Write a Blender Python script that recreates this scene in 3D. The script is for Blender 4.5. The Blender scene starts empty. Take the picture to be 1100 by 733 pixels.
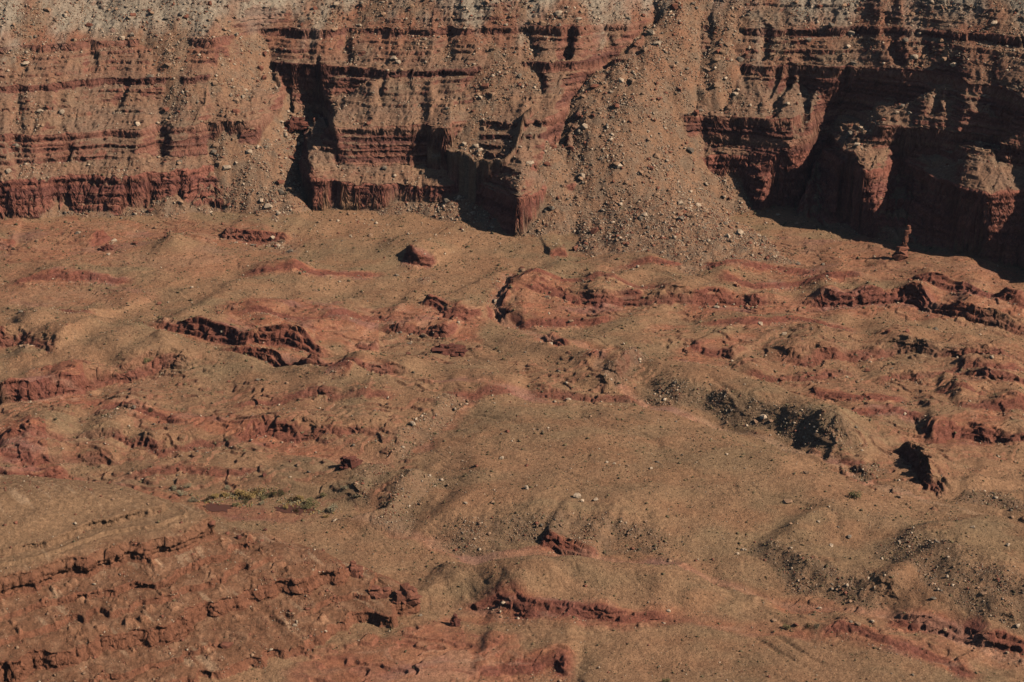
import bpy, bmesh, math, random
import numpy as np
from mathutils import Vector, Matrix
R = math.radians
scene = bpy.context.scene
col = scene.collection

# ------------------------------------------------------------------ camera, world, sun, exposure
CAMH, PITCH, FOV = 420.0, 20.0, 30.0
cd = bpy.data.cameras.new('camera'); cam = bpy.data.objects.new('camera', cd); col.objects.link(cam)
cam.location = (0, 0, CAMH); cam.rotation_euler = (R(90 - PITCH), 0, 0)
cd.angle = R(FOV); cd.clip_start = 1.0; cd.clip_end = 20000
scene.camera = cam

SUN_EL, SUN_FRONT = 39.0, 20.0           # sun stands to the right, a little towards the camera
sd_dir = Vector((math.cos(R(SUN_EL)) * math.cos(R(SUN_FRONT)), -math.cos(R(SUN_EL)) * math.sin(R(SUN_FRONT)), math.sin(R(SUN_EL))))
w = bpy.data.worlds.new('World'); scene.world = w; w.use_nodes = True
nt = w.node_tree; bg = nt.nodes['Background']
sky = nt.nodes.new('ShaderNodeTexSky'); sky.sky_type = 'NISHITA'; sky.sun_disc = False
sky.sun_elevation = R(SUN_EL); sky.sun_rotation = R(90 + SUN_FRONT)
sky.altitude = 1500
nt.links.new(sky.outputs[0], bg.inputs[0]); bg.inputs[1].default_value = 0.05
sl = bpy.data.lights.new('sun', 'SUN'); sl.energy = 5.0; sl.angle = R(0.5); sl.color = (1.0, 0.93, 0.83)
so = bpy.data.objects.new('sun', sl); col.objects.link(so)
so.rotation_euler = sd_dir.to_track_quat('Z', 'Y').to_euler()
scene.cycles.max_bounces = 3; scene.cycles.diffuse_bounces = 0
scene.view_settings.view_transform = 'Standard'; scene.view_settings.look = 'None'
scene.view_settings.gamma = 1; scene.view_settings.use_curve_mapping = False
scene.view_settings.exposure = -0.16

# ------------------------------------------------------------------ pixel <-> world helpers (photo is 1100 x 733)
FP = 550 / math.tan(R(FOV / 2)); CC, SS = math.cos(R(PITCH)), math.sin(R(PITCH))
def F(px, py, z=0.0):
    X = (px - 550) / FP; U = (366.5 - py) / FP
    dy, dz = CC + U * SS, -SS + U * CC
    t = (z - CAMH) / dz
    return (X * t, dy * t)
def pix(x, y, z):
    q = z - CAMH; dep = y * CC - q * SS
    return 550 + FP * x / dep, 366.5 - FP * (y * SS + q * CC) / dep

# ------------------------------------------------------------------ noise
rs = np.random.RandomState(7)
PERM = rs.permutation(4096).astype(np.int32); G = rs.uniform(0, 2 * np.pi, 4096)
GX, GY = np.cos(G).astype(np.float32), np.sin(G).astype(np.float32)
def noise(x, y, seed=0):
    x = np.asarray(x, np.float32); y = np.asarray(y, np.float32)
    xi = np.floor(x).astype(np.int32); yi = np.floor(y).astype(np.int32)
    fx = x - xi; fy = y - yi
    u = fx * fx * fx * (fx * (fx * 6 - 15) + 10); v = fy * fy * fy * (fy * (fy * 6 - 15) + 10)
    def g(dx, dy):
        h = PERM[(PERM[(xi + dx + seed * 131) & 4095] + yi + dy) & 4095]
        return GX[h] * (fx - dx) + GY[h] * (fy - dy)
    a = g(0, 0); b = g(1, 0); a += u * (b - a)
    c = g(0, 1); d = g(1, 1); c += u * (d - c)
    return (a + v * (c - a)) * 1.5
def fbm(x, y, o=4, seed=0, gain=.5):
    s = 0; A = 1; n = 0
    for i in range(o):
        s = s + A * noise(x * 2 ** i, y * 2 ** i, seed + i * 7); n += A; A *= gain
    return s / n
def cells(x, y, seed=0):
    """random value of the nearest jittered cell and the distance to the border between cells"""
    x = np.asarray(x, np.float32); y = np.asarray(y, np.float32)
    xi = np.floor(x).astype(np.int32); yi = np.floor(y).astype(np.int32)
    d1 = np.full(x.shape, 9, np.float32); d2 = d1.copy(); val = np.zeros(x.shape, np.float32)
    for dx in (-1, 0, 1):
        for dy in (-1, 0, 1):
            h = PERM[(PERM[(xi + dx + seed * 137) & 4095] + yi + dy) & 4095]
            rx = (h & 63) / np.float32(63); ry = (h >> 6) / np.float32(63)
            d = (xi + dx + rx * .9 - x) ** 2 + (yi + dy + ry * .9 - y) ** 2
            m = d < d1; d2 = np.where(m, d1, np.minimum(d2, d)); val = np.where(m, ((h * 7919) & 1023) / np.float32(1023), val); d1 = np.where(m, d, d1)
    return val, np.sqrt(d2) - np.sqrt(d1)
def ss(a, b, x):
    t = np.clip((x - a) / (b - a), 0, 1); return t * t * (3 - 2 * t)
def lerp(a, b, t): return a + (b - a) * t

# ------------------------------------------------------------------ the terrain grid: a fan of columns (a = x / y) and rows (y)
def spaced(parts):
    out = []
    for a, b, n in parts: out.append(np.linspace(a, b, n, endpoint=False))
    return np.concatenate(out)
ca = np.arange(-.312, .312, .00052)
ext = .312 * 1.035 ** np.arange(1, 40)
acol = np.concatenate([-ext[::-1], ca, ext])
yrow = np.concatenate([spaced([(300, 620, 40), (620, 640, 14), (640, 900, 440), (900, 1330, 560), (1330, 1640, 800), (1640, 1800, 120)]),
                       1800 * 1.05 ** np.arange(0, 36)])
NC, NR = len(acol), len(yrow)
A = np.broadcast_to(acol.astype(np.float32), (NR, NC)); Y = np.broadcast_to(yrow.astype(np.float32)[:, None], (NR, NC))
X = A * Y
A = np.ascontiguousarray(A); Y = np.ascontiguousarray(Y)

def window(pts, pad):
    p = np.array(pts); r0 = np.searchsorted(yrow, p[:, 1].min() - pad); r1 = np.searchsorted(yrow, p[:, 1].max() + pad) + 1
    ylo = max(p[:, 1].min() - pad, 300)
    amin = min((p[:, 0].min() - pad) / ylo, (p[:, 0].min() - pad) / (p[:, 1].max() + pad))
    amax = max((p[:, 0].max() + pad) / ylo, (p[:, 0].max() + pad) / (p[:, 1].max() + pad))
    c0 = np.searchsorted(acol, amin); c1 = np.searchsorted(acol, amax) + 1
    return slice(max(r0 - 1, 0), r1), slice(max(c0 - 1, 0), c1)
def polydist(pts, x, y):
    """unsigned distance, sign side (+ = left of direction), t along 0..1"""
    best = np.full(x.shape, 1e9, np.float32); side = np.zeros(x.shape, np.float32); tt = np.zeros(x.shape, np.float32); bcr = np.zeros(x.shape, np.float32)
    L = [math.dist(pts[i], pts[i + 1]) for i in range(len(pts) - 1)]; tot = sum(L); acc = 0
    for i in range(len(pts) - 1):
        (x0, y0), (x1, y1) = pts[i][:2], pts[i + 1][:2]
        dx, dy = (x1 - x0) / L[i], (y1 - y0) / L[i]
        s = np.clip((x - x0) * dx + (y - y0) * dy, 0, L[i])
        d = np.hypot(x - x0 - s * dx, y - y0 - s * dy)
        cr = dx * (y - y0) - dy * (x - x0)
        m = (d < best - 2e-3) | ((np.abs(d - best) <= 2e-3) & (np.abs(cr) > bcr))
        best = np.where(m, d, best); bcr = np.where(m, np.abs(cr), bcr); side = np.where(m, np.sign(cr), side); tt = np.where(m, (acc + s) / tot, tt)
        acc += L[i]
    return best, side, tt
def inside(pts, x, y):
    c = np.zeros(x.shape, bool); n = len(pts)
    for i in range(n):
        x0, y0 = pts[i]; x1, y1 = pts[(i + 1) % n]
        if y0 == y1: continue
        c ^= ((y0 > y) != (y1 > y)) & (x < (x1 - x0) * (y - y0) / (y1 - y0) + x0)
    return c
def P(*a, z=0.0):
    return [F(a[i], a[i + 1], z) for i in range(0, len(a), 2)]

# ---- canyon wall contours traced at known heights
def mono(a): return a
LV = [
 (-2, [-200,238, 0,246, 60,245, 120,246, 200,243, 245,240, 285,232, 300,214, 312,214, 319,231, 330,235, 430,238, 480,247, 545,265, 560,264, 575,252, 590,252, 600,252, 620,250, 700,246, 765,205, 784,204, 800,218, 820,235, 827,214, 838,212, 848,245, 890,245, 903,238, 912,236, 935,262, 960,279, 1000,288, 1100,296, 1160,320, 1250,350, 1500,410]),
 (29, [-200,180, 0,196, 60,193, 150,191, 200,186, 240,177, 285,174, 303,160, 312,158, 322,196, 340,203, 430,203, 478,205, 500,200, 540,212, 562,222, 575,215, 588,206, 600,202, 620,198, 700,190, 765,168, 780,168, 865,168, 874,166, 884,158, 900,172, 912,190, 950,186, 962,176, 1000,200, 1050,214, 1100,205, 1160,222, 1250,250, 1500,300]),
 (42, [-200,160, 0,180, 100,177, 190,172, 235,166, 280,163, 305,145, 316,143, 326,180, 345,179, 430,178, 500,178, 520,186, 560,200, 582,186, 595,180, 615,176, 700,168, 765,156, 870,158, 890,148, 915,168, 960,158, 1010,160, 1050,178, 1100,176, 1160,190, 1250,215, 1500,250]),
 (66, [-200,130, 0,146, 60,148, 120,143, 185,140, 230,136, 280,132, 320,112, 342,112, 357,140, 400,138, 462,137, 478,150, 490,135, 505,130, 560,128, 597,128, 612,124, 640,122, 700,126, 765,128, 830,130, 880,128, 905,118, 940,140, 975,146, 1010,145, 1060,156, 1100,162, 1160,172, 1250,190, 1500,210]),
 (86, [-200,110, 0,124, 60,120, 125,112, 220,112, 280,98, 320,90, 350,97, 409,106, 476,103, 567,98, 600,97, 614,95, 640,93, 730,96, 800,98, 848,98, 880,98, 920,98, 960,108, 1000,116, 1040,124, 1060,134, 1100,140, 1160,146, 1250,160, 1500,180]),
 (101, [-200,88, 0,96, 60,92, 125,86, 180,88, 220,86, 262,76, 285,68, 300,72, 365,76, 409,79, 476,77, 567,71, 600,72, 616,71, 630,69, 650,67, 730,71, 800,74, 848,75, 900,76, 932,78, 980,82, 1026,86, 1066,97, 1100,112, 1160,120, 1250,130, 1500,150]),
 (124, [-200,50, 0,55, 100,48, 180,42, 230,48, 280,32, 330,36, 400,33, 470,34, 540,30, 580,32, 620,34, 640,30, 680,26, 730,28, 850,34, 940,33, 1000,33, 1050,38, 1100,44, 1250,52, 1500,70]),
 (143, [-200,10, 0,18, 100,10, 230,10, 330,0, 500,0, 640,-12, 700,-18, 800,-4, 1000,0, 1100,6, 1250,12, 1500,20]),
 (185, [-200,-60, 500,-72, 700,-84, 1100,-72, 1500,-60]),
]
NOM = [-200,241, 0,247, 245,242, 320,239, 430,240, 480,248, 545,265, 600,262, 765,246, 850,247, 905,262, 960,280, 1000,289, 1100,297, 1160,321, 1250,351, 1500,411]
SLP = [.42, 2.5, .5, 1.25, .6, .95, .74, .66, .66]      # gradient of the ground up to each traced line
alut = np.linspace(-1.3, 1.3, 5201)
def trace(tr):
    px_ = 550 + alut * FP * CC
    for _ in range(4):
        py_ = np.interp(px_, tr[0::2], tr[1::2]); px_ = 550 + alut * FP * (CC + (366.5 - py_) / FP * SS)
    U = (366.5 - py_) / FP
    return py_, (-SS + U * CC) / (CC + U * SS)
pyn, kn = trace(NOM); y0 = (-2 - CAMH) / kn; z0 = np.full(len(alut), -2.0)
pxa = 550 + alut * FP * .985; STEEP = ss(935, 1000, pxa) * .42
ys_, zs_, ss_ = [y0], [z0], [-2]
for (zl, tr), m in zip(LV, SLP):
    py_, kk = trace(tr); m = m * (1 + STEEP * (1 if zl <= 101 else -.12)); y1 = (CAMH - z0 + m * y0) / (m - kk); y1 = np.maximum(y1, y0 + .5); z1 = z0 + m * (y1 - y0)
    ys_.append(y1); zs_.append(z1); ss_.append(zl if zl > 0 else 0); y0, z0 = y1, z1
ys_.append(y0 + 120); zs_.append(z0 + 30); ss_.append(215); ys_.append(y0 + 900); zs_.append(z0 + 45); ss_.append(230)
BL = [0, .1, .1, .15, .15, .2, .2, .3, .4, .5, 0, 0]
def gsm(v, n):
    for _ in range(3): v = np.convolve(np.pad(v, n, 'edge'), np.ones(2 * n + 1) / (2 * n + 1), 'valid')
    return v
for k_ in range(1, 10):
    kk = (zs_[k_] - CAMH) / ys_[k_]
    zn = gsm(zs_[k_], 70) if k_ > 1 else zs_[k_]
    ye = gsm((zn - CAMH) / kk, 3); yn = lerp(ye, gsm(ye, 40), BL[k_]); yn = np.maximum(yn, ys_[k_ - 1] + .8)
    ys_[k_] = yn; zs_[k_] = np.maximum(zn, zs_[k_ - 1] + .3)
ys_[10] = ys_[9] + 120; zs_[10] = zs_[9] + 30; ys_[11] = ys_[9] + 900; zs_[11] = zs_[9] + 45
ys_, zs_, ss_ = np.array(ys_), np.array(zs_), np.array(ss_, float)
ylut = np.concatenate([np.arange(1150, 1800, 1.0), [1900, 2100, 2600, 4000, 9000]])
WL = np.zeros((len(ylut), len(alut)), np.float32); WS = WL.copy()
for j in range(len(alut)):
    WL[:, j] = np.interp(ylut, ys_[:, j], zs_[:, j]); WS[:, j] = np.interp(ylut, ys_[:, j], ss_)
    below = ylut < ys_[0, j]; WL[below, j] = -2 - (ys_[0, j] - ylut[below]) * .9
def boxa(M, n, ax):
    for _ in range(2):
        Pd = np.concatenate([np.repeat(M.take([0], ax), n + 1, ax), M, np.repeat(M.take([-1], ax), n, ax)], ax); cs = np.cumsum(Pd, ax, dtype=np.float64)
        w_ = 2 * n + 1; M = ((cs[w_:] - cs[:-w_]) if ax == 0 else (cs[:, w_:] - cs[:, :-w_])) / w_
    return M
WT = np.maximum(WL, -3); WT[:-5] = boxa(WT[:-5], 16, 0); WT = boxa(WT, 45, 1).astype(np.float32)
def samp(L, av, yv):
    fj = np.clip((av + 1.3) / 2.6 * 5200, 0, 5199.99); j = fj.astype(np.int32); fj = fj - j
    fi = np.interp(yv, ylut, np.arange(len(ylut))); i = np.clip(fi.astype(np.int32), 0, len(ylut) - 2); fi = fi - i
    return (L[i, j] * (1 - fj) + L[i, j + 1] * fj) * (1 - fi) + (L[i + 1, j] * (1 - fj) + L[i + 1, j + 1] * fj) * fi

H = np.zeros((NR, NC), np.float32)
red = np.zeros((NR, NC), np.float32)      # exposed red rock
rock = np.zeros((NR, NC), np.float32)     # bare bedrock faces
rub = np.zeros((NR, NC), np.float32)      # density of loose rubble
pale = np.zeros((NR, NC), np.float32)     # pale dust
scr = np.zeros((NR, NC), np.float32)      # grey scrub and dark gravel

# ------------------------------------------------------------------ the floor: rolling ground, lobes, washes, ledges
n1 = fbm(X / 120, Y / 120, 4, 3); n2 = fbm(X / 30, Y / 30, 4, 11); n3 = fbm(X / 6, Y / 6, 3, 23)
base = n1 * 5 + n2 * 1.6
base += ss(1230, 1410, Y + n1 * 60) * 7
H += base

def add_red(poly, soft=14, k=1.0, z=0):
    p = P(*poly, z=z); s = window(p, soft * 3); x, y = X[s], Y[s]
    d, _, _ = polydist(p + [p[0]], x, y); ins = inside(p, x, y)
    sd = np.where(ins, d, -d) + n2[s] * soft * 1.6 + n3[s] * 3
    red[s] = np.maximum(red[s], k * ss(-soft * .5, soft * .5, sd))
def chord(p, x, y):
    cx, cy = p[-1][0] - p[0][0], p[-1][1] - p[0][1]
    return ((x - p[0][0]) * cx + (y - p[0][1]) * cy) / (cx * cx + cy * cy)
def ledge(a, h, back=60, w=1.6, z=0.0, rough=1.0, wig=4, redk=1.0, steps=3, rubk=.5):
    back = back * 1.7; p = P(*a, z=z); s = window(p, max(back * 2.2, 30)); x, y = X[s], Y[s]
    d, sg, t = polydist(p, x, y); t = chord(p, x, y)
    cvl, cel = cells(x / 5, y / 5, 45)
    cvb, _e = cells(x / 12 + noise(x / 20, y / 20, 47) * .4, y / 9, 46)
    jit = (cvl - .5) * 2.0 + (cvb - .5) * min(3.0, h * .6) + (noise(x / 30, y / 30, 41) * wig * .9 + noise(x / 9, y / 9, 42) * wig * .35 + noise(x / 3.5, y / 3.5, 43) * wig * .15) * rough
    sdv = d * sg + jit
    ends = ss(0, .16, t) * ss(0, .16, 1 - t)
    hard = (t > 0) & (t < 1)
    mod = 1.1 * np.clip(.85 + .7 * noise(x / 26, y / 26, 44), .6 if h >= 8 else .3, 1.2)
    pr = 0
    for i in range(steps):
        off = i * (w + 1.5 + 2.0 * noise(x / 12, y / 12, 50 + i))
        pr = pr + ss(off, off + w, sdv) / steps
    fall = np.exp(-np.maximum(sdv - w, 0) / back) * (1 - ss(back * 1.6, back * 2.2, d))
    H[s] += np.where(hard, h * pr * fall * ends * mod, 0)
    band = ss(-10, -1, sdv) * (1 - ss(5, 12, sdv)) * ends * hard
    red[s] = np.maximum(red[s], band * redk); rock[s] = np.maximum(rock[s], ss(-2, 0, sdv) * (1 - ss(3, 7, sdv)) * ends * hard)
    rub[s] = np.maximum(rub[s], rubk * ss(-14, -5, sdv) * (1 - ss(-2, 2, sdv)) * ends * hard)
def lobe(a, h, wd, z=0.0, k=0.0, dark=None):
    p = P(*a, z=z); s = window(p, wd); x, y = X[s], Y[s]
    d, _, _ = polydist(p + [p[0]], x, y); ins = inside(p, x, y)
    sdv = np.where(ins, d, -d) + noise(x / 35, y / 35, 61) * 6 + noise(x / 12, y / 12, 62) * 2.2 + noise(x / 5, y / 5, 63) * .7
    H[s] += h * ss(0, wd, sdv)
    red[s] *= 1 - ss(-1, 5, sdv)
def ridge(a, h, wd, z=0.0, cover=True, sharp=1.6):
    p = P(*a, z=z); s = window(p, wd * 2.6); x, y = X[s], Y[s]
    d, sg, t = polydist(p, x, y)
    d = d + noise(x / 30, y / 30, 65) * wd * .25 + noise(x / 8, y / 8, 66) * 1
    g = np.exp(-(np.maximum(d, 0) / wd) ** sharp)
    H[s] += h * g
    if cover: red[s] *= 1 - ss(.25, .6, g)
def bank(a, drop, wd, z=0.0, fade=50, k=1.0):
    """a scarp facing the right-hand side of the line (in photo: down / left), gravel covered and dark with scrub"""
    p = P(*a, z=z); s = window(p, fade * 2.4 + wd); x, y = X[s], Y[s]
    d, sg, t = polydist(p, x, y); t = chord(p, x, y)
    sdv = d * sg + noise(x / 24, y / 24, 71) * 5 + noise(x / 8, y / 8, 72) * 1.6
    ends = ss(0, .14, t) * ss(0, .14, 1 - t) * ((t > 0) & (t < 1))
    up = ss(0, wd, sdv); fl = np.exp(-np.maximum(sdv - wd, 0) / fade) * (1 - ss(fade * 1.6, fade * 2.2, d))
    H[s] += drop * .5 * up * fl * ends + up * (1 - ss(wd, wd * 2, sdv)) * ends * (fbm(x / 6, y / 6, 4, 73, .6) * 1.5) * (d < wd * 3)
    scr[s] = np.maximum(scr[s], k * ss(-2, 2, sdv) * (1 - ss(wd * .8, wd * 1.4, sdv)) * ends)
    red[s] *= 1 - ss(0, 3, sdv) * ends * .8
def carve(a, dep, wd, z=0.0, redk=.8, palek=0.0):
    p = P(*a, z=z); s = window(p, wd * 3 + 10); x, y = X[s], Y[s]
    d, sg, t = polydist(p, x, y)
    d = d + noise(x / 18, y / 18, 75) * wd * .5 + noise(x / 6, y / 6, 76) * 1.0
    mo_ = np.clip(.5 + 1.1 * noise(x / 38, y / 38, 77), .08, 1.1); g = 1 - ss(wd * .25, wd * 1.2, d * (1.6 - .8 * mo_)); H[s] -= dep * .62 * g * mo_
    red[s] = np.maximum(red[s] * 1, g * redk)
    g = g * mo_; pale[s] = np.maximum(pale[s], palek * (1 - ss(wd * .25, wd * .6, d)))
def flat(a, zt, soft=12):
    p = P(*a); s = window(p, soft * 2); x, y = X[s], Y[s]
    d, _, _ = polydist(p + [p[0]], x, y); ins = inside(p, x, y)
    k = ss(-soft, 0, np.where(ins, d, -d)); H[s] = lerp(H[s], zt, k)

# exposed red areas
add_red([0,425, 70,405, 215,400, 230,415, 330,430, 440,425, 500,440, 470,470, 440,500, 420,545, 300,535, 0,540])
add_red([230,335, 440,330, 520,345, 520,400, 400,400, 370,385, 240,360], k=.85)
add_red([540,308, 740,320, 1000,325, 1100,335, 1100,370, 960,345, 740,345, 560,352], k=.8)
add_red([690,350, 1100,372, 1100,480, 900,485, 850,440, 800,410, 740,395, 680,385], k=.85)
add_red([560,400, 640,395, 720,420, 730,440, 600,445, 560,430], k=.9)
add_red([840,480, 1100,478, 1100,520, 1020,520, 1010,560, 1100,572, 960,555, 900,520], k=.9)
add_red([0,290, 130,280, 230,300, 160,330, 0,330], k=.4)
add_red([860,650, 940,665, 1100,720, 1060,733, 850,690], k=.55)
add_red([330,700, 480,665, 540,690, 620,733, 300,740], k=.9, z=0)
add_red([150,262, 330,262, 300,300, 120,300], k=.35)
add_red([0,245, 250,245, 320,262, 200,275, 0,290], k=.6)
add_red([830,255, 930,262, 1100,300, 1100,335, 900,320, 780,310], k=.55)
add_red([600,270, 800,262, 800,300, 640,300], k=.3)
add_red([196,534, 250,528, 300,532, 350,536, 352,556, 300,560, 240,556, 205,552], soft=8, k=.8)
# contour like steps wherever the red beds are exposed
st = H + n2 * 2.6 + n3 * .35 + fbm(X / 60, Y / 25, 3, 81) * 5
stp = 1.9; q = st / stp; fq = q - np.floor(q)
H += red * ((np.floor(q) + ss(.42, .58, fq)) * stp - st) * .95
rock = np.maximum(rock, red * .6 * ss(.38, .45, fq) * (1 - ss(.55, .66, fq)))
del st, q, fq

# ledges of the middle distance
ledge([150,352, 168,358, 202,364, 235,371, 269,378, 303,380, 336,388, 372,391], 10, back=45, w=1.2, steps=3)
ledge([225,380, 270,388, 293,394, 323,404, 370,416, 399,417, 450,421], 8, back=25, w=1.2, steps=2)
ledge([60,340, 80,352, 104,350], 4, back=30)
ledge([-30,376, 17,378, 49,388, 60,396], 9, back=20, w=1.5, steps=3, wig=3)
ledge([-30,437, 30,431, 80,424, 140,409, 175,402, 222,402], 11, back=45, w=1.2, steps=3, wig=4)
ledge([-30,487, 30,485, 60,480, 118,473, 132,478, 158,488, 200,487, 250,482, 290,474, 330,480, 372,480, 450,476], 6.5, back=30, steps=3, wig=8)
ledge([-20,520, 40,522, 75,515], 7, back=30, steps=2)
ledge([-20,500, 40,502, 95,497, 130,500], 5, back=25, steps=2)
ledge([120,512, 190,508, 260,512, 292,512], 2.5, back=25, steps=2)
ledge([85,452, 120,447, 170,455, 200,465], 3.5, back=22, steps=2)
ledge([235,445, 330,440, 420,448, 440,440], 2.5, back=25, steps=2)
ledge([400,356, 440,358, 490,363], 6, back=25, steps=2)
ledge([450,331, 479,343, 514,346], 6, back=30, steps=2)
ledge([380,378, 400,382], 5, back=20)
ledge([545,345, 563,350, 600,350, 645,352, 670,346], 4, back=25, steps=2)
ledge([545,322, 600,325, 640,333, 688,330, 735,333, 774,328, 814,333, 858,332], 8, back=30, steps=3)
ledge([840,331, 870,332, 915,334, 965,331, 980,334, 1016,347, 1050,354, 1130,362], 11, back=45, steps=3, w=1.2)
ledge([540,310, 600,313, 700,318, 735,325], 2.5, back=20, steps=2)
ledge([960,318, 1010,326, 1060,336, 1130,345], 6, back=20, steps=2)
ledge([735,378, 742,382, 765,388, 790,392], 5, back=25, steps=2)
ledge([815,384, 841,391, 872,394, 888,390, 910,386, 945,384, 965,379, 1026,389, 1120,393], 9, back=45, steps=3, wig=6)
ledge([790,408, 830,415, 880,412, 930,402], 4, back=25, steps=2)
ledge([1000,427, 1013,430, 1062,434], 4, back=20)
ledge([930,415, 960,410, 1000,405, 1040,398, 1120,402], 5, back=18, steps=3, wig=8)
ledge([1020,445, 1053,444, 1120,446], 6, back=25)
ledge([985,474, 1003,478, 1033,470, 1070,474, 1120,480], 9, back=25, steps=3)
ledge([1010,400, 1040,408, 1080,418, 1120,424], 4, back=18, steps=2, wig=8)
ledge([560,440, 600,438, 640,440, 700,442], 4, back=20, steps=2)
ledge([470,438, 500,442, 560,441], 2, back=15, steps=2)
ledge([942,490, 966,497, 977,508, 990,524, 1010,546], 9, back=30, steps=3, w=1.5, wig=5)
ledge([880,508, 900,512, 930,516], 3, back=12)
ledge([100,275, 115,266, 125,262], 6, back=20)
ledge([232,262, 260,264, 290,264, 312,266], 6, back=25, steps=2)
ledge([430,286, 445,289, 468,291], 7, back=25, steps=2)
ledge([590,284, 600,282, 612,283], 5, back=15)
ledge([700,282, 730,281, 760,283], 4, back=18)
ledge([-20,272, 5,272, 20,270], 6, back=18)
# gravel fans and spurs
lobe([0,330, 110,340, 160,352, 250,384, 330,400, 440,420, 560,432, 540,445, 430,436, 330,430, 235,402, 150,395, 0,410], 5, 24)
ridge([0,352, 110,372, 230,396, 320,415, 440,424, 530,432], 5, 20)
ridge([400,408, 480,412, 555,425], 6, 16)
lobe([672,420, 700,398, 760,402, 850,430, 960,468, 905,500, 860,487, 790,458, 730,442], 5, 20)
ridge([700,408, 760,420, 850,452, 905,480], 6, 17)
lobe([505,442, 590,440, 700,446, 790,462, 850,492, 900,520, 960,560, 1100,592, 1300,640, 1300,690, 1100,630, 940,606, 800,606, 640,596, 560,580, 445,575, 452,545, 400,555, 408,520, 445,515, 448,490, 480,470], 5, 34)
ridge([520,452, 640,480, 760,520, 900,560, 1100,610, 1250,640], 7, 100, sharp=2)
ridge([440,525, 480,560, 560,575], 3, 18)
lobe([440,600, 560,612, 700,615, 800,640, 900,665, 960,680, 1100,735, 1100,820, 600,820, 620,760, 560,690, 500,655], 4, 24)
lobe([480,600, 640,610, 740,610, 800,640, 840,655, 740,672, 600,662, 520,650, 440,640], 6, 22)
ridge([560,625, 680,640, 740,655], 4, 22)
lobe([900,655, 960,610, 1010,606, 1200,655, 1200,720, 1060,700, 990,680], 8, 22)
# cones and low hills at the foot of the wall
ridge([185,262, 186,266], 15, 20, z=8, sharp=1.15)
ridge([312,292, 316,294], 9, 12, z=4, sharp=1.2)
ridge([435,268, 452,274], 7, 18, z=3)
ridge([740,262, 745,268], 9, 26, z=4, sharp=1.4)
ridge([560,375, 600,390, 640,402], 5, 14)
ridge([640,372, 680,350, 735,318, 800,300], 5, 18)
ridge([700,300, 640,320], 4, 20)
ridge([660,400, 700,375, 800,350], 3, 20)
ridge([60,300, 140,305, 240,320], 4, 22)
# washes
carve([547,300, 541,318, 533,331, 540,342, 560,352, 590,370, 640,385, 650,400, 640,415, 690,440, 740,452, 800,468, 860,492, 905,512, 950,540, 1000,552, 1100,575], 5, 7, palek=.5)
carve([640,408, 651,394, 660,384], 4, 4)
carve([580,368, 590,374, 602,384], 7, 5)
carve([300,392, 370,411, 450,424, 560,438, 600,445], 4, 8, palek=.2)
carve([500,444, 470,466, 440,486, 400,505, 300,520, 180,520, 0,525], 2, 12)
carve([385,560, 430,572, 510,598, 600,602, 700,612, 800,640, 860,655, 940,668, 1010,688, 1100,720], 4, 8, palek=.45)
carve([520,600, 580,597, 600,601], 1.5, 6, palek=.2)
carve([480,662, 560,668, 640,672, 740,676, 800,684, 860,690], 2, 7)
carve([480,664, 500,690, 560,733, 600,790], 7, 10)
carve([1000,520, 1060,518, 1120,510], 2, 14)
ridge([940,545, 1100,585], 2, 18)
# steep scrubby banks facing away from the sun
bank([392,548, 403,532, 416,522, 436,516], 9, 12)
bank([428,504, 446,488, 465,478, 484,464, 512,442], 12, 14)
bank([436,580, 446,556, 462,540, 495,524], 12, 18)
bank([450,590, 500,592, 560,590, 640,596, 700,605, 730,612], 7, 18)
bank([664,434, 674,420, 706,400], 11, 10)
bank([664,432, 700,437, 740,446, 790,458, 830,470, 870,488, 925,508], 12, 15)
bank([790,600, 830,622, 860,640, 900,655, 955,670], 11, 16)
bank([925,600, 965,630, 990,655, 1030,676, 1120,709], 14, 24, fade=60)
bank([860,480, 880,492, 905,500], 5, 12)
bank([925,530, 945,520, 960,516], 4, 10)
bank([1020,548, 1060,556, 1120,566], 5, 12)
bank([120,470, 128,455, 150,445], 3, 10, k=.6)
ledge([574,594, 600,600, 641,606], 6, back=12, steps=3, wig=2, w=1.2)
ledge([484,651, 530,655, 560,667, 607,670, 668,677, 735,675], 4.5, back=20, steps=2, wig=3, w=1.2)
ledge([945,672, 962,680, 1016,690, 1060,702, 1130,722], 5.5, back=25, steps=2)
ledge([860,700, 900,690, 960,706, 1020,725, 1060,745], 3, back=20)
ledge([500,728, 516,726, 553,714, 600,712, 622,735], 5, back=20, steps=3)
ledge([543,300, 541,316, 532,332, 541,347], 6, back=14, steps=2, wig=2)
ledge([577,364, 590,374, 604,387], 5, back=10, steps=2, wig=2)
ledge([656,386, 648,398, 633,411], 5, back=12, steps=2, wig=2)
ledge([668,426, 676,416, 692,402], 5, back=14, steps=2, wig=2, redk=.2)
ledge([350,420, 380,424], 3, back=12)
ledge([640,300, 700,296, 760,302, 830,300, 900,306], 2.5, back=14, steps=2, wig=6)
ledge([760,312, 820,316, 880,313, 940,318], 3, back=12, steps=2, wig=5)
ledge([740,352, 800,356, 860,352, 930,360], 2.5, back=14, steps=2, wig=6)
ledge([860,430, 920,438, 980,436], 3, back=12, steps=2, wig=6)
ledge([900,456, 960,452, 1000,458], 3, back=12, steps=2, wig=5)
ledge([240,348, 320,352, 400,346, 440,350], 2.5, back=16, steps=2, wig=5)
ledge([250,300, 330,304, 420,298], 2, back=14, steps=2, wig=6)
ledge([0,310, 70,306, 150,312], 2.5, back=14, steps=2, wig=6)
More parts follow.
